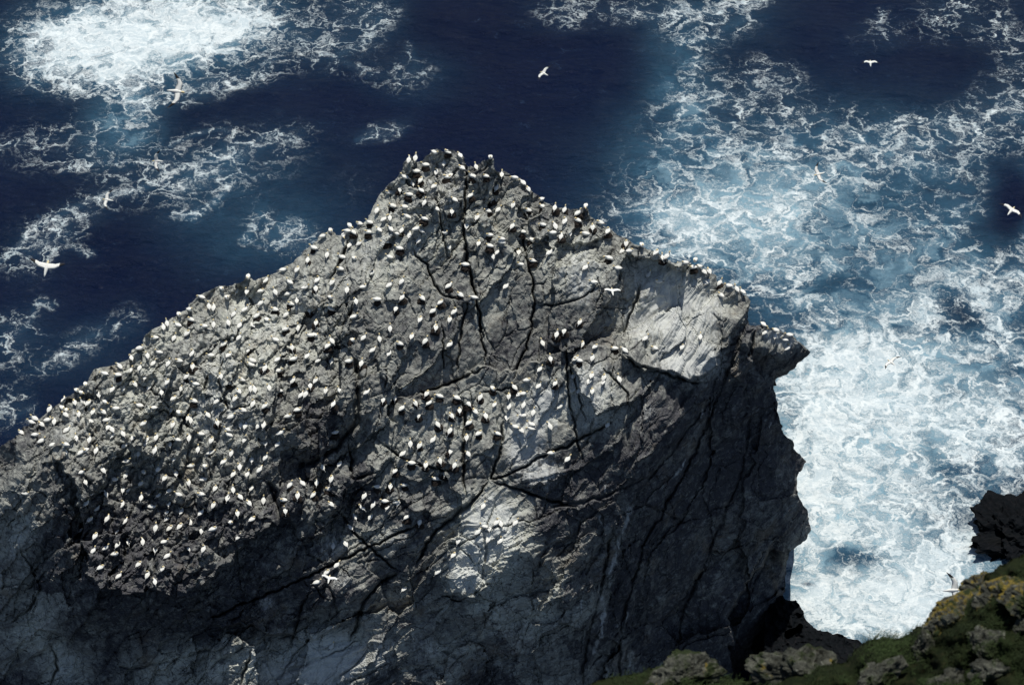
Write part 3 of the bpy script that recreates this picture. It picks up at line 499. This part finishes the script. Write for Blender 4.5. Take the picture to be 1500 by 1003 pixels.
o['label'] = 'black wet rock breaking the surf at the right edge of the photo'; o['category'] = 'rock'

# ------------------------------------------------------------------ near clifftop
def turf_material():
    m, t, p = mat('mossy_turf'); k = N(t); co = k.n('ShaderNodeNewGeometry').outputs['Position']
    a = k.noise(co, 1.5, 6, .7).outputs[0]; b = k.noise(co, 12, 5, .75).outputs[0]
    c = k.mix(k.rng(a, .35, .65), (.006, .010, .003), (.014, .020, .006)); c = k.mix(k.rng(b, .5, .75), c, (.030, .026, .012))
    t.links.new(c, p.inputs['Base Color']); p.inputs['Roughness'].default_value = .95; p.inputs['Specular IOR Level'].default_value = .1
    t.links.new(k.bump(k.math('ADD', a, b), 1, .06), p.inputs['Normal']); return m
def lichen_material(name, yellow):
    m, t, p = mat(name); k = N(t); co = k.n('ShaderNodeTexCoord').outputs['Object']
    a = k.noise(co, 3.5, 6, .7).outputs[0]; b = k.noise(co, 9, 6, .75, .4).outputs[0]; d = k.noise(co, 5, 5, .7, .3).outputs[0]
    c = k.mix(k.rng(a, .35, .65), (.030, .032, .026), (.10, .10, .08)); c = k.mix(k.rng(b, .55, .66), c, (.22, .225, .19)); c = k.mix(k.rng(b, .46, .38), c, (.014, .014, .010))
    c = k.mix(k.rng(d, .60 - .14 * yellow, .70 - .14 * yellow), c, (.17, .125, .022)); c = k.mix(k.rng(k.noise(co, 2.2, 5, .7).outputs[0], .46, .56), c, (.020, .028, .010))
    t.links.new(c, p.inputs['Base Color']); p.inputs['Roughness'].default_value = .9; p.inputs['Specular IOR Level'].default_value = .15
    t.links.new(k.bump(k.math('ADD', k.math('ADD', a, b), d), 1, .05), p.inputs['Normal']); return m
TO = [(800, 1060), (835, 1025), (862, 1002), (885, 994), (930, 985), (960, 977), (1005, 972), (1040, 984), (1075, 995), (1110, 995), (1128, 985), (1150, 976), (1180, 975), (1215, 973), (1240, 968), (1252, 950), (1268, 938), (1295, 932), (1318, 934), (1336, 922), (1355, 915), (1372, 900), (1395, 885), (1425, 870), (1444, 855), (1440, 846), (1450, 838), (1464, 826), (1490, 818), (1500, 812), (1540, 790), (1620, 760), (1760, 740), (2000, 740), (2000, 1500), (800, 1500)]
TO = TO[:2] + roughen(TO[2:-5], 1.6, 4, 5) + TO[-5:]
tx = np.arange(796, 2004, 4.0); ty = np.arange(736, 1504, 4.0); TX, TY = np.meshgrid(tx, ty)
TL = roughen(TO[:-2], .1, 4, 30); dd, _ = seg_dist(TX, TY, TL)
TD = 31.0 - .0085 * dd * 1.0 + .9 * np.exp(-dd / 16) + fbm(TX, TY, 90, 4, 601) * .55 + fbm(TX, TY, 22, 4, 611) * .30 - smooth(1000, 1450, TX) * 1.5 
me = relief('clifftop', TO, [], tx, ty, TD, {'tone': TX * 0}, [turf_material()], (0, -.16, -.98), 8, -5, True, 1.0)
obj('clifftop', me, kind='structure')
def turf_at(px, py, up=0.0):
    i = min(max((py - 736) / 4, 0), TX.shape[0] - 1); j = min(max((px - 796) / 4, 0), TX.shape[1] - 1)
    return Vector(world(px, py, float(TD[int(round(i)), int(round(j))]) - up))
ML = lichen_material('grey_lichen_rock', 0.0); MY = lichen_material('yellow_lichen_rock', 1.0)
BO = [(995, 992, (.40, .26, .20), 41, ML, .1, 'grey lichened boulder in dark turf at the bottom edge below the stack'),
      (1178, 984, (.50, .30, .24), 42, ML, -.1, 'pale lichened boulder standing in turf just under the low black arch rock'),
      (1408, 892, (.44, .26, .20), 43, MY, .55, 'yellow lichened boulder on the turf edge against the white surf'),
      (1462, 872, (.30, .22, .14), 49, MY, .2, 'small yellow lichened boulder to the right of the larger yellow one'),
      (1290, 985, (.30, .18, .15), 44, ML, .7, 'grey boulder half sunk in the grass below the pointed grass tuft'),
      (1498, 925, (.14, .12, .12), 45, ML, .2, 'small pale boulder cut by the right edge of the photo'),
      (1462, 985, (.36, .22, .18), 46, ML, .3, 'dull mossy boulder at the bottom right corner of the photo'),
      (1352, 950, (.22, .14, .20), 47, ML, 1.2, 'mossy grey outcrop on the turf left of the bottom right corner'),
      (1395, 1000, (.26, .16, .12), 48, ML, .1, 'low brown boulder at the bottom edge beside the mossy outcrop')]
BO += [(1436, 862, (.24, .2, .16), 51, MY, 1.0, 'yellow lichened boulder wedged between the larger and the smaller yellow ones'),
       (1385, 915, (.26, .2, .20), 52, MY, .9, 'dark lichen spotted boulder just below the large yellow boulder'),
       (1490, 872, (.22, .2, .12), 56, MY, .8, 'dark mossy stone at the right edge above the small pale boulder'),
       (1440, 940, (.20, .2, .14), 57, ML, .4, 'dark stone in the turf left of the small pale boulder')]
for px, py, rad, sd0, mt, rot, lab in BO:
    o = boulder('boulder', turf_at(px, py, -.10 if rad[0] > .3 else -.06), rad, sd0, [mt], 5, 1.3, 14, rot); o['label'] = lab; o['category'] = 'boulder'; o['group'] = 'boulders in the clifftop turf'
# grass: bent tapering blades over the turf
rs = np.random.RandomState(5); NB = 52000
bx = 850 + rs.rand(NB) * 800; by = 800 + rs.rand(NB) * 260
Mi = inside(TO, tx, ty); ok = Mi[np.clip(((by - 736) / 4).round().astype(int), 0, Mi.shape[0] - 1), np.clip(((bx - 796) / 4).round().astype(int), 0, Mi.shape[1] - 1)]
ok &= (fbm(bx, by, 40, 3, 700) > -.12) | (np.hypot(bx - 1290, by - 945) < 45)
bx, by = bx[ok], by[ok]
dB = TD[np.clip(((by - 736) / 4).round().astype(int), 0, TX.shape[0] - 1), np.clip(((bx - 796) / 4).round().astype(int), 0, TX.shape[1] - 1)]
P0 = world(bx, by, dB); n_ = len(P0); tuft = np.exp(-((bx - 1290) / 34) ** 2 - ((by - 942) / 16) ** 2)
hgt = (.035 + .05 * rs.rand(n_)) * (1 + 1.6 * tuft); ang = rs.rand(n_) * 6.283; lean = .3 + .5 * rs.rand(n_)
dirv = np.stack([np.cos(ang) * lean + .25, np.sin(ang) * lean, np.ones(n_)], 1); dirv /= np.linalg.norm(dirv, axis=1)[:, None]
sidev = np.stack([-np.sin(ang), np.cos(ang), 0 * ang], 1) * .004
bend = np.stack([np.cos(ang) + .5, np.sin(ang), -.5 + 0 * ang], 1) * (hgt * .35)[:, None]
GV = np.stack([P0 - sidev, P0 + sidev, P0 + dirv * (hgt * .6)[:, None] + sidev * .7, P0 + dirv * (hgt * .6)[:, None] - sidev * .7, P0 + dirv * hgt[:, None] + bend + sidev * .15, P0 + dirv * hgt[:, None] + bend - sidev * .15], 1).reshape(-1, 3)
b0 = np.arange(n_) * 6; GF = np.concatenate([np.stack([b0, b0 + 1, b0 + 2, b0 + 3], 1), np.stack([b0 + 3, b0 + 2, b0 + 4, b0 + 5], 1)])
obj('grass', mesh_np('grass', GV, GF, [plain('grass_blades', (.019, .031, .009), .9, .6, .9)], None, False), 'short dark green grass on the clifftop turf', 'grass', kind='stuff')

# ------------------------------------------------------------------ gannets
def tube(V, F, MI, path, seg, matf):
    """loft rings along a path of (x, y, z, half-width, half-height) with closed ends"""
    base = len(V); P = [Vector(p[:3]) for p in path]
    for i, p in enumerate(path):
        d = (P[min(i + 1, len(P) - 1)] - P[max(i - 1, 0)]).normalized(); s = d.cross(Vector((0, 0, 1))); s = s.normalized() if s.length > .1 else Vector((0, -1, 0)); u = s.cross(d).normalized()
        for k in range(seg):
            a = 2 * math.pi * k / seg; V.append(tuple(P[i] + s * math.cos(a) * p[3] + u * math.sin(a) * p[4]))
    for i in range(len(path) - 1):
        for k in range(seg):
            a = base + i * seg + k; b = base + i * seg + (k + 1) % seg; F.append((a, b, b + seg, a + seg)); MI.append(matf(i / (len(path) - 1), k))
    F.append(tuple(base + k for k in range(seg))[::-1]); MI.append(matf(0, 0)); F.append(tuple(base + (len(path) - 1) * seg + k for k in range(seg))); MI.append(matf(1, 0))
def bird_mesh(name, V, F, MI, sm=True):
    me = bpy.data.meshes.new(name); me.from_pydata(V, [], F); me.update()
    for m in (M_white, M_buff, M_tip, M_bill): me.materials.append(m)
    for i, p in enumerate(me.polygons): p.material_index = MI[i]; p.use_smooth = sm
    return me
def sitting(pose):
    V, F, MI = [], [], []
    body = [(-.50, 0, .085, .012, .006), (-.40, 0, .10, .035, .018), (-.30, 0, .125, .07, .05), (-.18, 0, .15, .125, .10), (-.02, 0, .17, .165, .135), (.12, 0, .19, .15, .14), (.21, 0, .235, .105, .11)]
    if pose == 0: head = [(.26, 0, .31, .062, .065), (.28, 0, .39, .052, .055), (.30, 0, .45, .058, .058), (.35, 0, .465, .045, .042), (.39, 0, .46, .022, .024), (.47, 0, .45, .006, .008)]
    elif pose == 1: head = [(.24, 0, .29, .075, .08), (.22, .01, .335, .066, .06), (.15, .03, .345, .058, .05), (.10, .045, .335, .05, .045), (.06, .055, .32, .022, .022), (-.02, .07, .30, .006, .008)]
    elif pose == 2: head = [(.27, .02, .28, .068, .07), (.33, .05, .315, .055, .055), (.385, .08, .31, .057, .056), (.425, .10, .29, .042, .042), (.455, .115, .27, .022, .022), (.52, .15, .225, .006, .008)]
    else: head = [(.24, .02, .31, .062, .065), (.23, .06, .37, .052, .055), (.20, .10, .41, .057, .056), (.17, .135, .40, .042, .042), (.145, .16, .385, .022, .022), (.11, .22, .35, .006, .008)]
    path = body + head; nb = len(body); n_ = len(path)
    tube(V, F, MI, path, 10, lambda t, k: 0 if t * (n_ - 1) < nb + .5 else (1 if t * (n_ - 1) < n_ - 2.5 else 3))
    for s in (-1, 1):   # folded wings lying along the flanks, black primaries crossing over the tail
        tube(V, F, MI, [(.12, s * .125, .225, .02, .06), (.0, s * .15, .22, .03, .075), (-.15, s * .125, .20, .028, .06), (-.27, s * .075, .17, .02, .035), (-.38, s * .02, .135, .016, .018), (-.47, -s * .03, .115, .006, .008)], 6, lambda t, k: 2 if t > .55 else 0)
        tube(V, F, MI, [(.02, s * .05, .0, .012, .012), (.03, s * .05, .08, .014, .014)], 5, lambda t, k: 2)
    return bird_mesh('gannet', V, F, MI)
def flying(up, sweep):
    V, F, MI = [], [], []
    path = [(-.50, 0, .0, .012, .006), (-.38, 0, .0, .05, .02), (-.28, 0, 0, .065, .05), (-.12, 0, 0, .10, .085), (.05, 0, 0, .115, .10), (.20, 0, .0, .09, .085), (.30, 0, .01, .058, .058), (.38, 0, .015, .05, .05), (.43, 0, .012, .04, .038), (.47, 0, .005, .02, .02), (.56, 0, -.01, .005, .006)]
    n_ = len(path); tube(V, F, MI, path, 10, lambda t, k: 0 if t * (n_ - 1) < 5.5 else (1 if t * (n_ - 1) < 8.5 else 3))
    for s in (-1, 1):
        st = [(.04, .10, 0, .15), (.26, .13, .1, .135), (.44, .15, .18, .12), (.66, .08, .2, .09), (.84, -.02, .2, .055), (.97, -.12, .18, .012)]
        base = len(V)
        for (y, xc, zf, ch) in st:
            z = y * up * (1 if y < .5 else 1) + .03; xc -= max(0, y - .44) * sweep
            for (fx, fz) in ((1, 0), (.4, .022), (-.4, .016), (-1, 0), (-.4, -.006), (.4, -.010)): V.append((xc + fx * ch * 1.2, s * y, z + fz))
        for i in range(len(st) - 1):
            for k in range(6):
                a = base + i * 6 + k; b = base + i * 6 + (k + 1) % 6; q = (a, b, b + 6, a + 6); F.append(q if s > 0 else q[::-1]); MI.append(2 if i >= 3 else 0)
        F.append(tuple(base + 30 + k for k in range(6))); MI.append(2)
    return bird_mesh('flying_gannet', V, F, MI)
POSES = [sitting(i) for i in range(4)]
BA = (0, 600, 2.5075, "355 153 0;240 165 1;298 160 1;315 150 5;510 163 0;571 152 1;625 128 0;535 125 0;459 133 1;413 176 2;466 191 2;728 148 0;772 160 2;850 162 0;640 182 0;703 209 2;753 210 3;822 195 1;925 186 0;977 178 1;882 213 0;857 240 1;909 241 1;955 223 1;648 236 0;605 254 1;585 220 1;530 230 3;379 224 7;299 232 2;314 267 7;421 258 2;462 243 1;520 273 1;695 269 0;748 258 2;337 308 1;391 311 7;453 296 0;472 293 0;520 326 0;583 315 1;622 299 1;657 312 6;737 313 6;791 290 1;856 297 0;924 290 1;836 328 0;883 322 7;784 352 1;915 344 7;968 335 0;317 346 1;356 366 1;450 351 1;556 357 2;621 346 0;616 375 1;667 376 1;738 381 1;616 401 1;394 402 1;331 404 1;459 413 1;873 383 0;926 404 1;846 414 3;699 415 0;661 430 1;573 436 0;624 436 1;430 444 0;350 466 1;289 447 2;742 446 0;783 441 2;875 469 1;433 498 1;387 510 1;473 489 0;526 487 0;602 487 2;344 520 1;423 532 2;571 514 0;616 539 1;694 510 7;748 513 1;510 569 1;595 588 1;369 581 1;437 614 1;542 608 1;571 634 0;95 308 2;193 130 2;241 130 6;975 125 0")
BB = (0, 350, 3.3425, "1217 187 4;1300 207 1;1087 245 3;1112 289 3;1158 258 0;1209 262 0;1277 258 2;988 287 6;930 348 3;1025 333 0;1048 340 0;1277 317 1;1146 370 1;1200 350 1;878 372 3;935 402 6n;1118 414 7;1175 428 1;1236 424 7;1260 383 1n;1308 396 3;820 416 0;801 436 0;874 425 6;1000 431 6;1048 422 0;918 464 1;853 487 1;760 486 6;1172 486 1;1098 520 1n;1215 550 0n;942 564 1;1034 571 6;1120 573 1;1237 597 6;1230 617 6;1300 640 1n;781 558 6;722 574 0;685 537 2;645 585 7;825 612 1;875 598 6;750 612 1;1173 608 3;587 626 7;515 662 6;580 672 6n;638 650 1;684 634 0;710 680 0;660 713 7;945 632 0n;915 680 1n;1083 673 0;1065 682 1;1185 690 6;1117 710 6n;960 713 6;890 733 0;820 703 1;791 755 0;733 728 1;605 737 0;553 740 1;418 713 4;485 765 0;378 742 3;400 752 3;1172 748 7;1228 735 0;1247 740 0;1318 732 0;850 785 1;1062 797 1;1152 783 1;1240 810 1;951 800 6n;685 817 6;755 828 6;516 798 3;409 802 7;368 803 7;434 806 1;313 795 1;245 835 1;325 838 3;304 828 3;388 860 0;456 850 0;508 848 7;569 831 6;838 838 0;875 852 3;1097 836 1;1190 840 6;1300 825 1n;1017 865 7;1133 872 2;922 880 0;938 890 0;703 905 1;848 912 0;521 888 2;443 895 6;322 862 7;172 880 6;157 898 6;204 908 7;234 888 2;268 897 0;327 938 1;1064 905 0n;1180 915 0;1203 920 0;1268 917 1;1292 915 0;530 925 0;548 935 7;603 957 7;765 975 0;655 975 1;718 985 0;868 985 6;927 977 0;985 957 6;1118 937 6;1121 962 6;1198 985 1;1036 988 1;104 950 7;374 978 0;440 985 0;552 965 1;205 990 2;172 960 2")
BC = (400, 200, 3.3425, "790 80 3;855 82 6n;915 98 7;697 110 0;748 147 6n;836 135 0;665 118 0;798 178 0;703 178 6n;925 157 7;852 207 6n;868 193 5;647 202 6;723 222 1n;682 235 0;788 247 1;995 153 0;975 202 6n;1041 202 6n;1065 105 4;1120 192 0;1183 205 6;1092 262 1n;1225 230 7;1250 260 7;623 268 0n;568 278 6;668 293 6n;726 273 7n;967 298 1n;1070 310 0n;890 312 7;740 327 1;585 347 6n;645 347 6;510 367 0;802 357 7;875 376 0n;1050 372 6n;1102 362 1;1175 338 1;1247 367 6n;1320 352 6n;1315 310 5;660 397 6;741 411 6n;573 402 0;543 410 1;475 428 6n;1000 400 1;947 440 0;424 428 6;375 438 3;283 462 3;245 490 2;345 487 4;365 465 6;392 475 7n;465 477 6n;520 461 7;577 457 7;630 468 1n;605 478 3;700 457 2;727 465 7;842 473 3;667 488 0;714 513 1;1062 490 6n;1172 447 1n;1222 473 6n;1322 440 6n;1119 505 6;1122 520 6;1265 513 3n;1006 528 0;862 542 0;1062 543 6n;423 525 1;373 537 1;552 522 6n;202 553 6n;265 583 0;621 555 6n;571 592 6;398 600 3;340 598 6n;1097 570 1;1079 590 0;1201 570 0;1210 629 6;1270 615 6n;943 635 6n;170 613 0n;330 650 6;48 655 2;120 655 1;480 673 1;83 717 7;217 708 1;290 716 1;155 742 2;209 752 0n;569 732 1;632 713 1;440 740 2;362 755 0;860 740 1n;1138 738 1;12 765 7;72 773 2;118 808 0;282 790 3;512 805 6n;406 810 0;632 797 1n;728 798 7n;820 820 1n;917 782 7n;985 791 6;88 826 6n;10 853 6n;66 875 1;181 858 0n;231 842 1;285 850 6n;602 852 0n;783 862 1n;888 862 1;864 898 0;721 900 1;395 886 2;211 920 0n;123 940 0;574 943 0;797 935 0;62 950 2n")
BD = (400, 480, 3.3425, "575 10 0n;797 8 0n;62 17 2;15 62 6;205 38 3;185 45 6n;127 5 0;443 52 1;391 67 3n;520 57 0;287 68 7;270 97 1n;93 103 0n;679 47 0;746 72 1n;619 85 6n;486 113 1;567 130 1;864 88 1;22 160 1;101 161 2n;168 143 1;221 162 1;287 168 0;370 170 2n;434 183 0n;26 217 2n;97 264 1n;209 261 1;181 291 0n;645 291 1;30 315 6n;138 333 1;160 328 1;258 310 0;328 314 7;458 320 1;540 360 0n;598 350 0n;295 383 1n;120 409 2n;75 436 2;632 402 1n;752 330 1n;815 342 6n;697 374 7n;764 376 1n;711 436 0n;899 349 6n;1017 347 1n;956 378 7n;990 413 7;1085 380 1;914 413 0n;874 437 7n;960 473 1n;1040 440 0n;868 511 1n;806 480 7n;949 540 0;1007 525 1n;1097 525 6n;783 552 1;719 583 1n;674 571 0;634 620 1;957 620 7;37 518 2;23 574 1;303 519 2n;275 592 1n;869 613 0n;678 668 6n;748 680 0n;818 657 0n;889 679 1n;843 722 0n;597 708 1n;795 746 6n;641 775 6n;574 783 0n;513 785 6n;448 826 1;327 670 1;240 683 7;287 742 0;213 767 0n;145 765 7;85 777 1n;275 797 6n;196 825 1n;122 828 0n;53 850 6n;282 865 7;61 902 0n;401 929 7;437 884 7;491 870 1;548 855 6n;559 881 0;603 855 2;614 860 0;655 933 1n;720 957 0n;478 928 1;378 978 7;1030 877 1;1095 957 1;1115 962 0;1188 958 1;1035 975 6;1060 985 0;1075 303 3n;1155 337 0;1183 298 7n;1205 330 1;1225 325 2;1243 260 2;1300 290 1;1306 207 1;1320 78 7;1228 382 1;1157 390 0;1144 443 0;1223 432 6;1274 418 0;1188 487 6;1213 505 7;1266 475 6;1264 497 6;1240 570 0")
BE = (750, 280, 2.951, "184 80 0n;228 88 1n;284 103 1n;319 66 4;137 150 6n;188 155 0;229 135 1;283 133 6n;178 183 6;213 203 1n;248 185 0;318 187 6;348 163 0n;413 182 1n;380 138 6;492 233 0n;478 262 1;508 260 2;560 235 4;418 295 6n;160 270 1;458 335 6;316 335 1;355 396 6;591 364 1;623 270 1;650 297 0n;668 285 1;748 311 6;717 335 0;783 335 6n;806 328 6;793 300 4;830 350 7;851 348 7;844 397 1;898 402 1n;937 411 6;972 425 7;996 437 7;902 452 7;635 393 6;294 573 1n;224 610 0n;193 627 0n;133 660 7;305 668 1n;358 675 1;443 687 6n;489 690 7;347 723 1;275 725 1;290 738 6n;167 732 0n;185 838 1n;264 803 0;343 800 1;335 825 1;399 808 1;394 828 1;461 815 7;348 868 0;290 867 1;207 932 1;575 640 1;617 680 6;733 676 1;815 634 0;1085 578 3;1138 602 6;1093 613 1;1137 628 0;1198 623 6;1180 645 6;1190 680 1")
BF = (700, 580, 2.371, "450 102 1;250 107 7;255 200 2;310 222 1;78 505 1;37 500 1")
BG = (300, 700, 3.311, "622 332 0;685 322 7;593 460 1;1230 307 1;1207 378 1;1133 457 1;967 540 1;615 820 1;1323 265 1;640 425 1;545 508 2")
birds = []
for x0, y0, s, txt in (BA, BB, BC, BD, BE, BF, BG):
    for tk in txt.split(';'):
        a, b, c = tk.split(); px, py = x0 + float(a) / s, y0 + float(b) / s
        if all(math.hypot(px - q[0], py - q[1]) > 2.6 for q in birds): birds.append((px, py, int(c[0]), 'n' in c))
print('birds', len(birds))
LAND = [(30, 722, 'alone on the bare left face'), (95, 630, 'at the left end of the ridge'), (75, 652, 'below the left end of the ridge'), (135, 690, 'at the left edge of the colony'), (180, 665, 'in the upper left of the thick colony'), (250, 650, 'high in the thick colony'), (320, 655, 'at the upper right of the thick colony'), (375, 660, 'on the pale knob right of the colony'), (135, 745, 'by the dark overhang on the left'), (190, 720, 'in the middle of the thick colony'), (255, 725, 'in the colony heart below the middle'), (320, 720, 'at the right of the thick colony'), (145, 800, 'low on the left of the colony'), (200, 800, 'low in the middle of the colony'), (265, 800, 'low on the right of the colony'), (350, 760, 'on the pale lip right of the colony'), (220, 850, 'on the lowest lip of the colony'),
        (430, 600, 'above the dark recess left of centre'), (420, 650, 'in the dark recess left of centre'), (480, 640, 'on the pale knob beside the dark recess'), (430, 720, 'above the round brown block'), (480, 725, 'right of the round brown block'), (505, 780, 'over the long diagonal crack'), (500, 850, 'below the long diagonal crack'), (560, 730, 'on the small ledge above the diagonal crack'), (600, 760, 'at the upper end of the diagonal crack'), (570, 600, 'at the left end of the middle ledge'), (630, 600, 'on the middle ledge left of centre'), (680, 620, 'beside the long upright crack'), (720, 630, 'on the block with round dark hollows'), (610, 700, 'on the pale slab under the middle ledge'), (670, 690, 'near the crossing of the cracks'), (710, 590, 'at the right end of the middle ledge'), (765, 620, 'on the streaked slab right of centre'), (780, 560, 'on the pointed pale slab'), (860, 560, 'on the white streaked block at right'), (840, 520, 'along the top of the streaked block'), (890, 625, 'alone above the dark right face'), (810, 670, 'on the slab beyond the crossed cracks'), (720, 775, 'on the white guano slab low down'), (670, 820, 'on the small guano cone low down'), (590, 862, 'alone low on the rock'), (485, 948, 'alone on the bright slab at bottom'), (1140, 495, 'on the spur jutting over the surf'), (990, 490, 'on the big smooth slab at right'),
        (900, 420, 'under the right hand ridge'), (1000, 395, 'along the right hand ridge'), (860, 325, 'on the ridge right of the peak'), (650, 250, 'on the topmost peak'), (730, 290, 'on the second peak'), (700, 350, 'below the notch between the peaks'), (570, 320, 'on the left shoulder of the peak'), (620, 400, 'below the topmost peak'), (500, 380, 'on the ridge left of the peak'), (400, 430, 'on the middle of the left ridge'), (270, 480, 'on the lower left ridge'), (330, 550, 'on the slope under the left ridge'), (540, 480, 'in the middle of the upper slope'), (700, 470, 'beside the twin cracks'), (460, 520, 'on the slope above the dark recess'), (170, 570, 'on the low shoulder of the left ridge'), (790, 400, 'right of the winding crack'), (220, 600, 'above the thick colony')]
TAIL = ['down', 'lower left', 'left', 'upper left', 'up', 'upper right', 'right', 'lower right']
def zone(px, py): return min(LAND, key=lambda q: math.hypot(q[0] - px, q[1] - py))[2]
order = sorted(range(len(birds)), key=lambda i: -birds[i][1])
indiv = order[:300]; rest = order[300:]
bins = {}
for i in indiv: bins.setdefault((zone(*birds[i][:2]), birds[i][2]), []).append(i)
LAB = {}
for (z, t), L in bins.items():
    L.sort(key=lambda i: birds[i][0]); nm = {2: ['left one', 'right one'], 3: ['left one', 'middle one', 'right one']}.get(len(L))
    for j, i in enumerate(L): LAB[i] = 'gannet ' + ('(%s) ' % nm[j] if nm else '') + 'with tail %s, ' % TAIL[t] + z
rnd = random.Random(12)
DV = [(0, -1), (-.75, -.75), (-1, -.12), (-.75, .75), (0, 1), (.75, .75), (1, -.12), (.75, -.75)]
def placement(i):
    px, py, t, n = birds[i]; loc = rock_at(px, py + 1.5); dx, dy = DV[t]; hx, hy = -dx, -dy / .67
    rz = math.atan2(hy, hx) + rnd.uniform(-.3, .3); s = rnd.uniform(1.12, 1.28)
    return Matrix.Translation(loc + Vector((0, 0, .12 if n else .0))) @ Matrix.Rotation(rz, 4, 'Z') @ Matrix.Rotation(rnd.uniform(-.10, .16), 4, 'Y') @ Matrix.Rotation(rnd.uniform(-.12, .12), 4, 'X') @ Matrix.Scale(s, 4), rnd.choices([0, 1, 2, 3], [4, 4, 2, 2])[0]
PL = {i: placement(i) for i in order}
for i in indiv:
    Mx, ps = PL[i]; o = obj('gannet', POSES[ps], LAB[i], 'gannet', 'gannets nesting on the rock stack'); o.matrix_world = Mx
VV, FF, MM = [], [], []
for i in rest:
    Mx, ps = PL[i]; src = POSES[ps]; b = len(VV)
    VV += [tuple(Mx @ v.co) for v in src.vertices]
    for p in src.polygons: FF.append(tuple(b + q for q in p.vertices)); MM.append(p.material_index)
me = bird_mesh('gannet_crowd', VV, FF, MM); obj('gannet_crowd', me, 'crowd of small white gannets on the far upper slope and ridges', 'gannets', 'gannets nesting on the rock stack', 'stuff')
# nests: dark mounds of seaweed below the birds
def nest_mesh(seed):
    V, F = [], []; r = random.Random(seed); seg = 14
    prof = [(.50, -.30), (.44, -.05), (.36, .08), (.27, .13), (.16, .10), (.05, .07)]
    for i, (rad, z) in enumerate(prof):
        for k in range(seg):
            a = 6.2832 * k / seg; q = rad * (1 + r.uniform(-.16, .16)); V.append((q * math.cos(a), q * math.sin(a), z + r.uniform(-.03, .03)))
    for i in range(len(prof) - 1):
        for k in range(seg): a = i * seg + k; b = i * seg + (k + 1) % seg; F.append((a, b, b + seg, a + seg))
    F.append(tuple(range(5 * seg, 6 * seg)))
    me = bpy.data.meshes.new('nest'); me.from_pydata(V, [], F); me.update(); me.materials.append(M_nest); return me
NM = [nest_mesh(i) for i in range(3)]; nb = {}
ns = [i for i in order if birds[i][3]]
for i in ns: nb.setdefault((zone(*birds[i][:2])), []).append(i)
for z, L in nb.items():
    L.sort(key=lambda i: birds[i][0]); nm = {2: ['left one, ', 'right one, '], 3: ['left one, ', 'middle one, ', 'right one, ']}.get(len(L))
    for j, i in enumerate(L):
        px, py = birds[i][:2]; o = obj('nest', NM[i % 3], 'dark nest mound, ' + (nm[j] if nm else '') + z, 'nest', 'dark nests under the gannets')
        o.location = PL[i][0].translation - Vector((0, 0, .10)); o.rotation_euler = (.25, 0, rnd.uniform(0, 6)); s = rnd.uniform(.75, 1.0); o.scale = (s, s, s)
print('nests', len(ns))

# flying: px, py, distance along the view, heading (image degrees, 0 right, 90 up), roll, pitch, wing lift, sweep, label
FL = [(68, 393, 128, 75, 4, 25, .06, -.9, 'large white gannet gliding over dark water at far left'),
      (258, 134, 125, -8, 40, 0, .10, .3, 'large banking gannet with one dark wingtip raised below the white foam'),
      (231, 236, 210, 178, -50, 0, .3, .3, 'small faint gannet over broken foam above and right of another flyer'),
      (158, 293, 205, 172, -30, 0, .15, .4, 'thin gannet with wings upright in the picture, over dark blue water'),
      (797, 108, 225, 150, -20, 0, .2, .2, 'lone small gannet over open dark water above the peak'),
      (1275, 93, 245, 88, 0, 8, .22, .5, 'gannet flying with level wings at the top right'),
      (1200, 255, 195, 195, -30, 0, .12, .3, 'gannet with two black wingtips over the lacy turquoise surf'),
      (1481, 309, 175, 40, 12, 10, .15, .1, 'white gannet at the right edge over a dark patch of sea'),
      (1306, 531, 215, 140, -12, 0, .12, .2, 'gannet with dark wingtips over the brightest surf'),
      (897, 427, 195, 100, 8, 0, .15, .2, 'white gannet flying across the pale slab under the right ridge'),
      (482, 848, 200, 80, 14, 0, .25, .2, 'white gannet flying just under the long diagonal crack'),
      (1395, 864, 125, 4, 48, 0, .10, .3, 'gannet over white surf just above the yellow lichened boulder'),
      (577, 524, 234, 60, 20, 20, .4, .4, 'gannet landing with spread wings in the middle of the slope'),
      (570, 612, 234, 75, 20, 20, .4, .4, 'gannet landing with spread wings at the left of the middle ledge')]
for px, py, d, hd, roll, pit, up, sw, lab in FL:
    o = obj('flying_gannet', flying(up, sw), lab, 'gannet', 'gannets in flight')
    hd = R(hd); rz = math.atan2(math.sin(hd) / .67, math.cos(hd))
    o.matrix_world = Matrix.Translation(Vector(world(px, py, d))) @ Matrix.Rotation(rz, 4, 'Z') @ Matrix.Rotation(R(-pit), 4, 'Y') @ Matrix.Rotation(R(roll), 4, 'X')
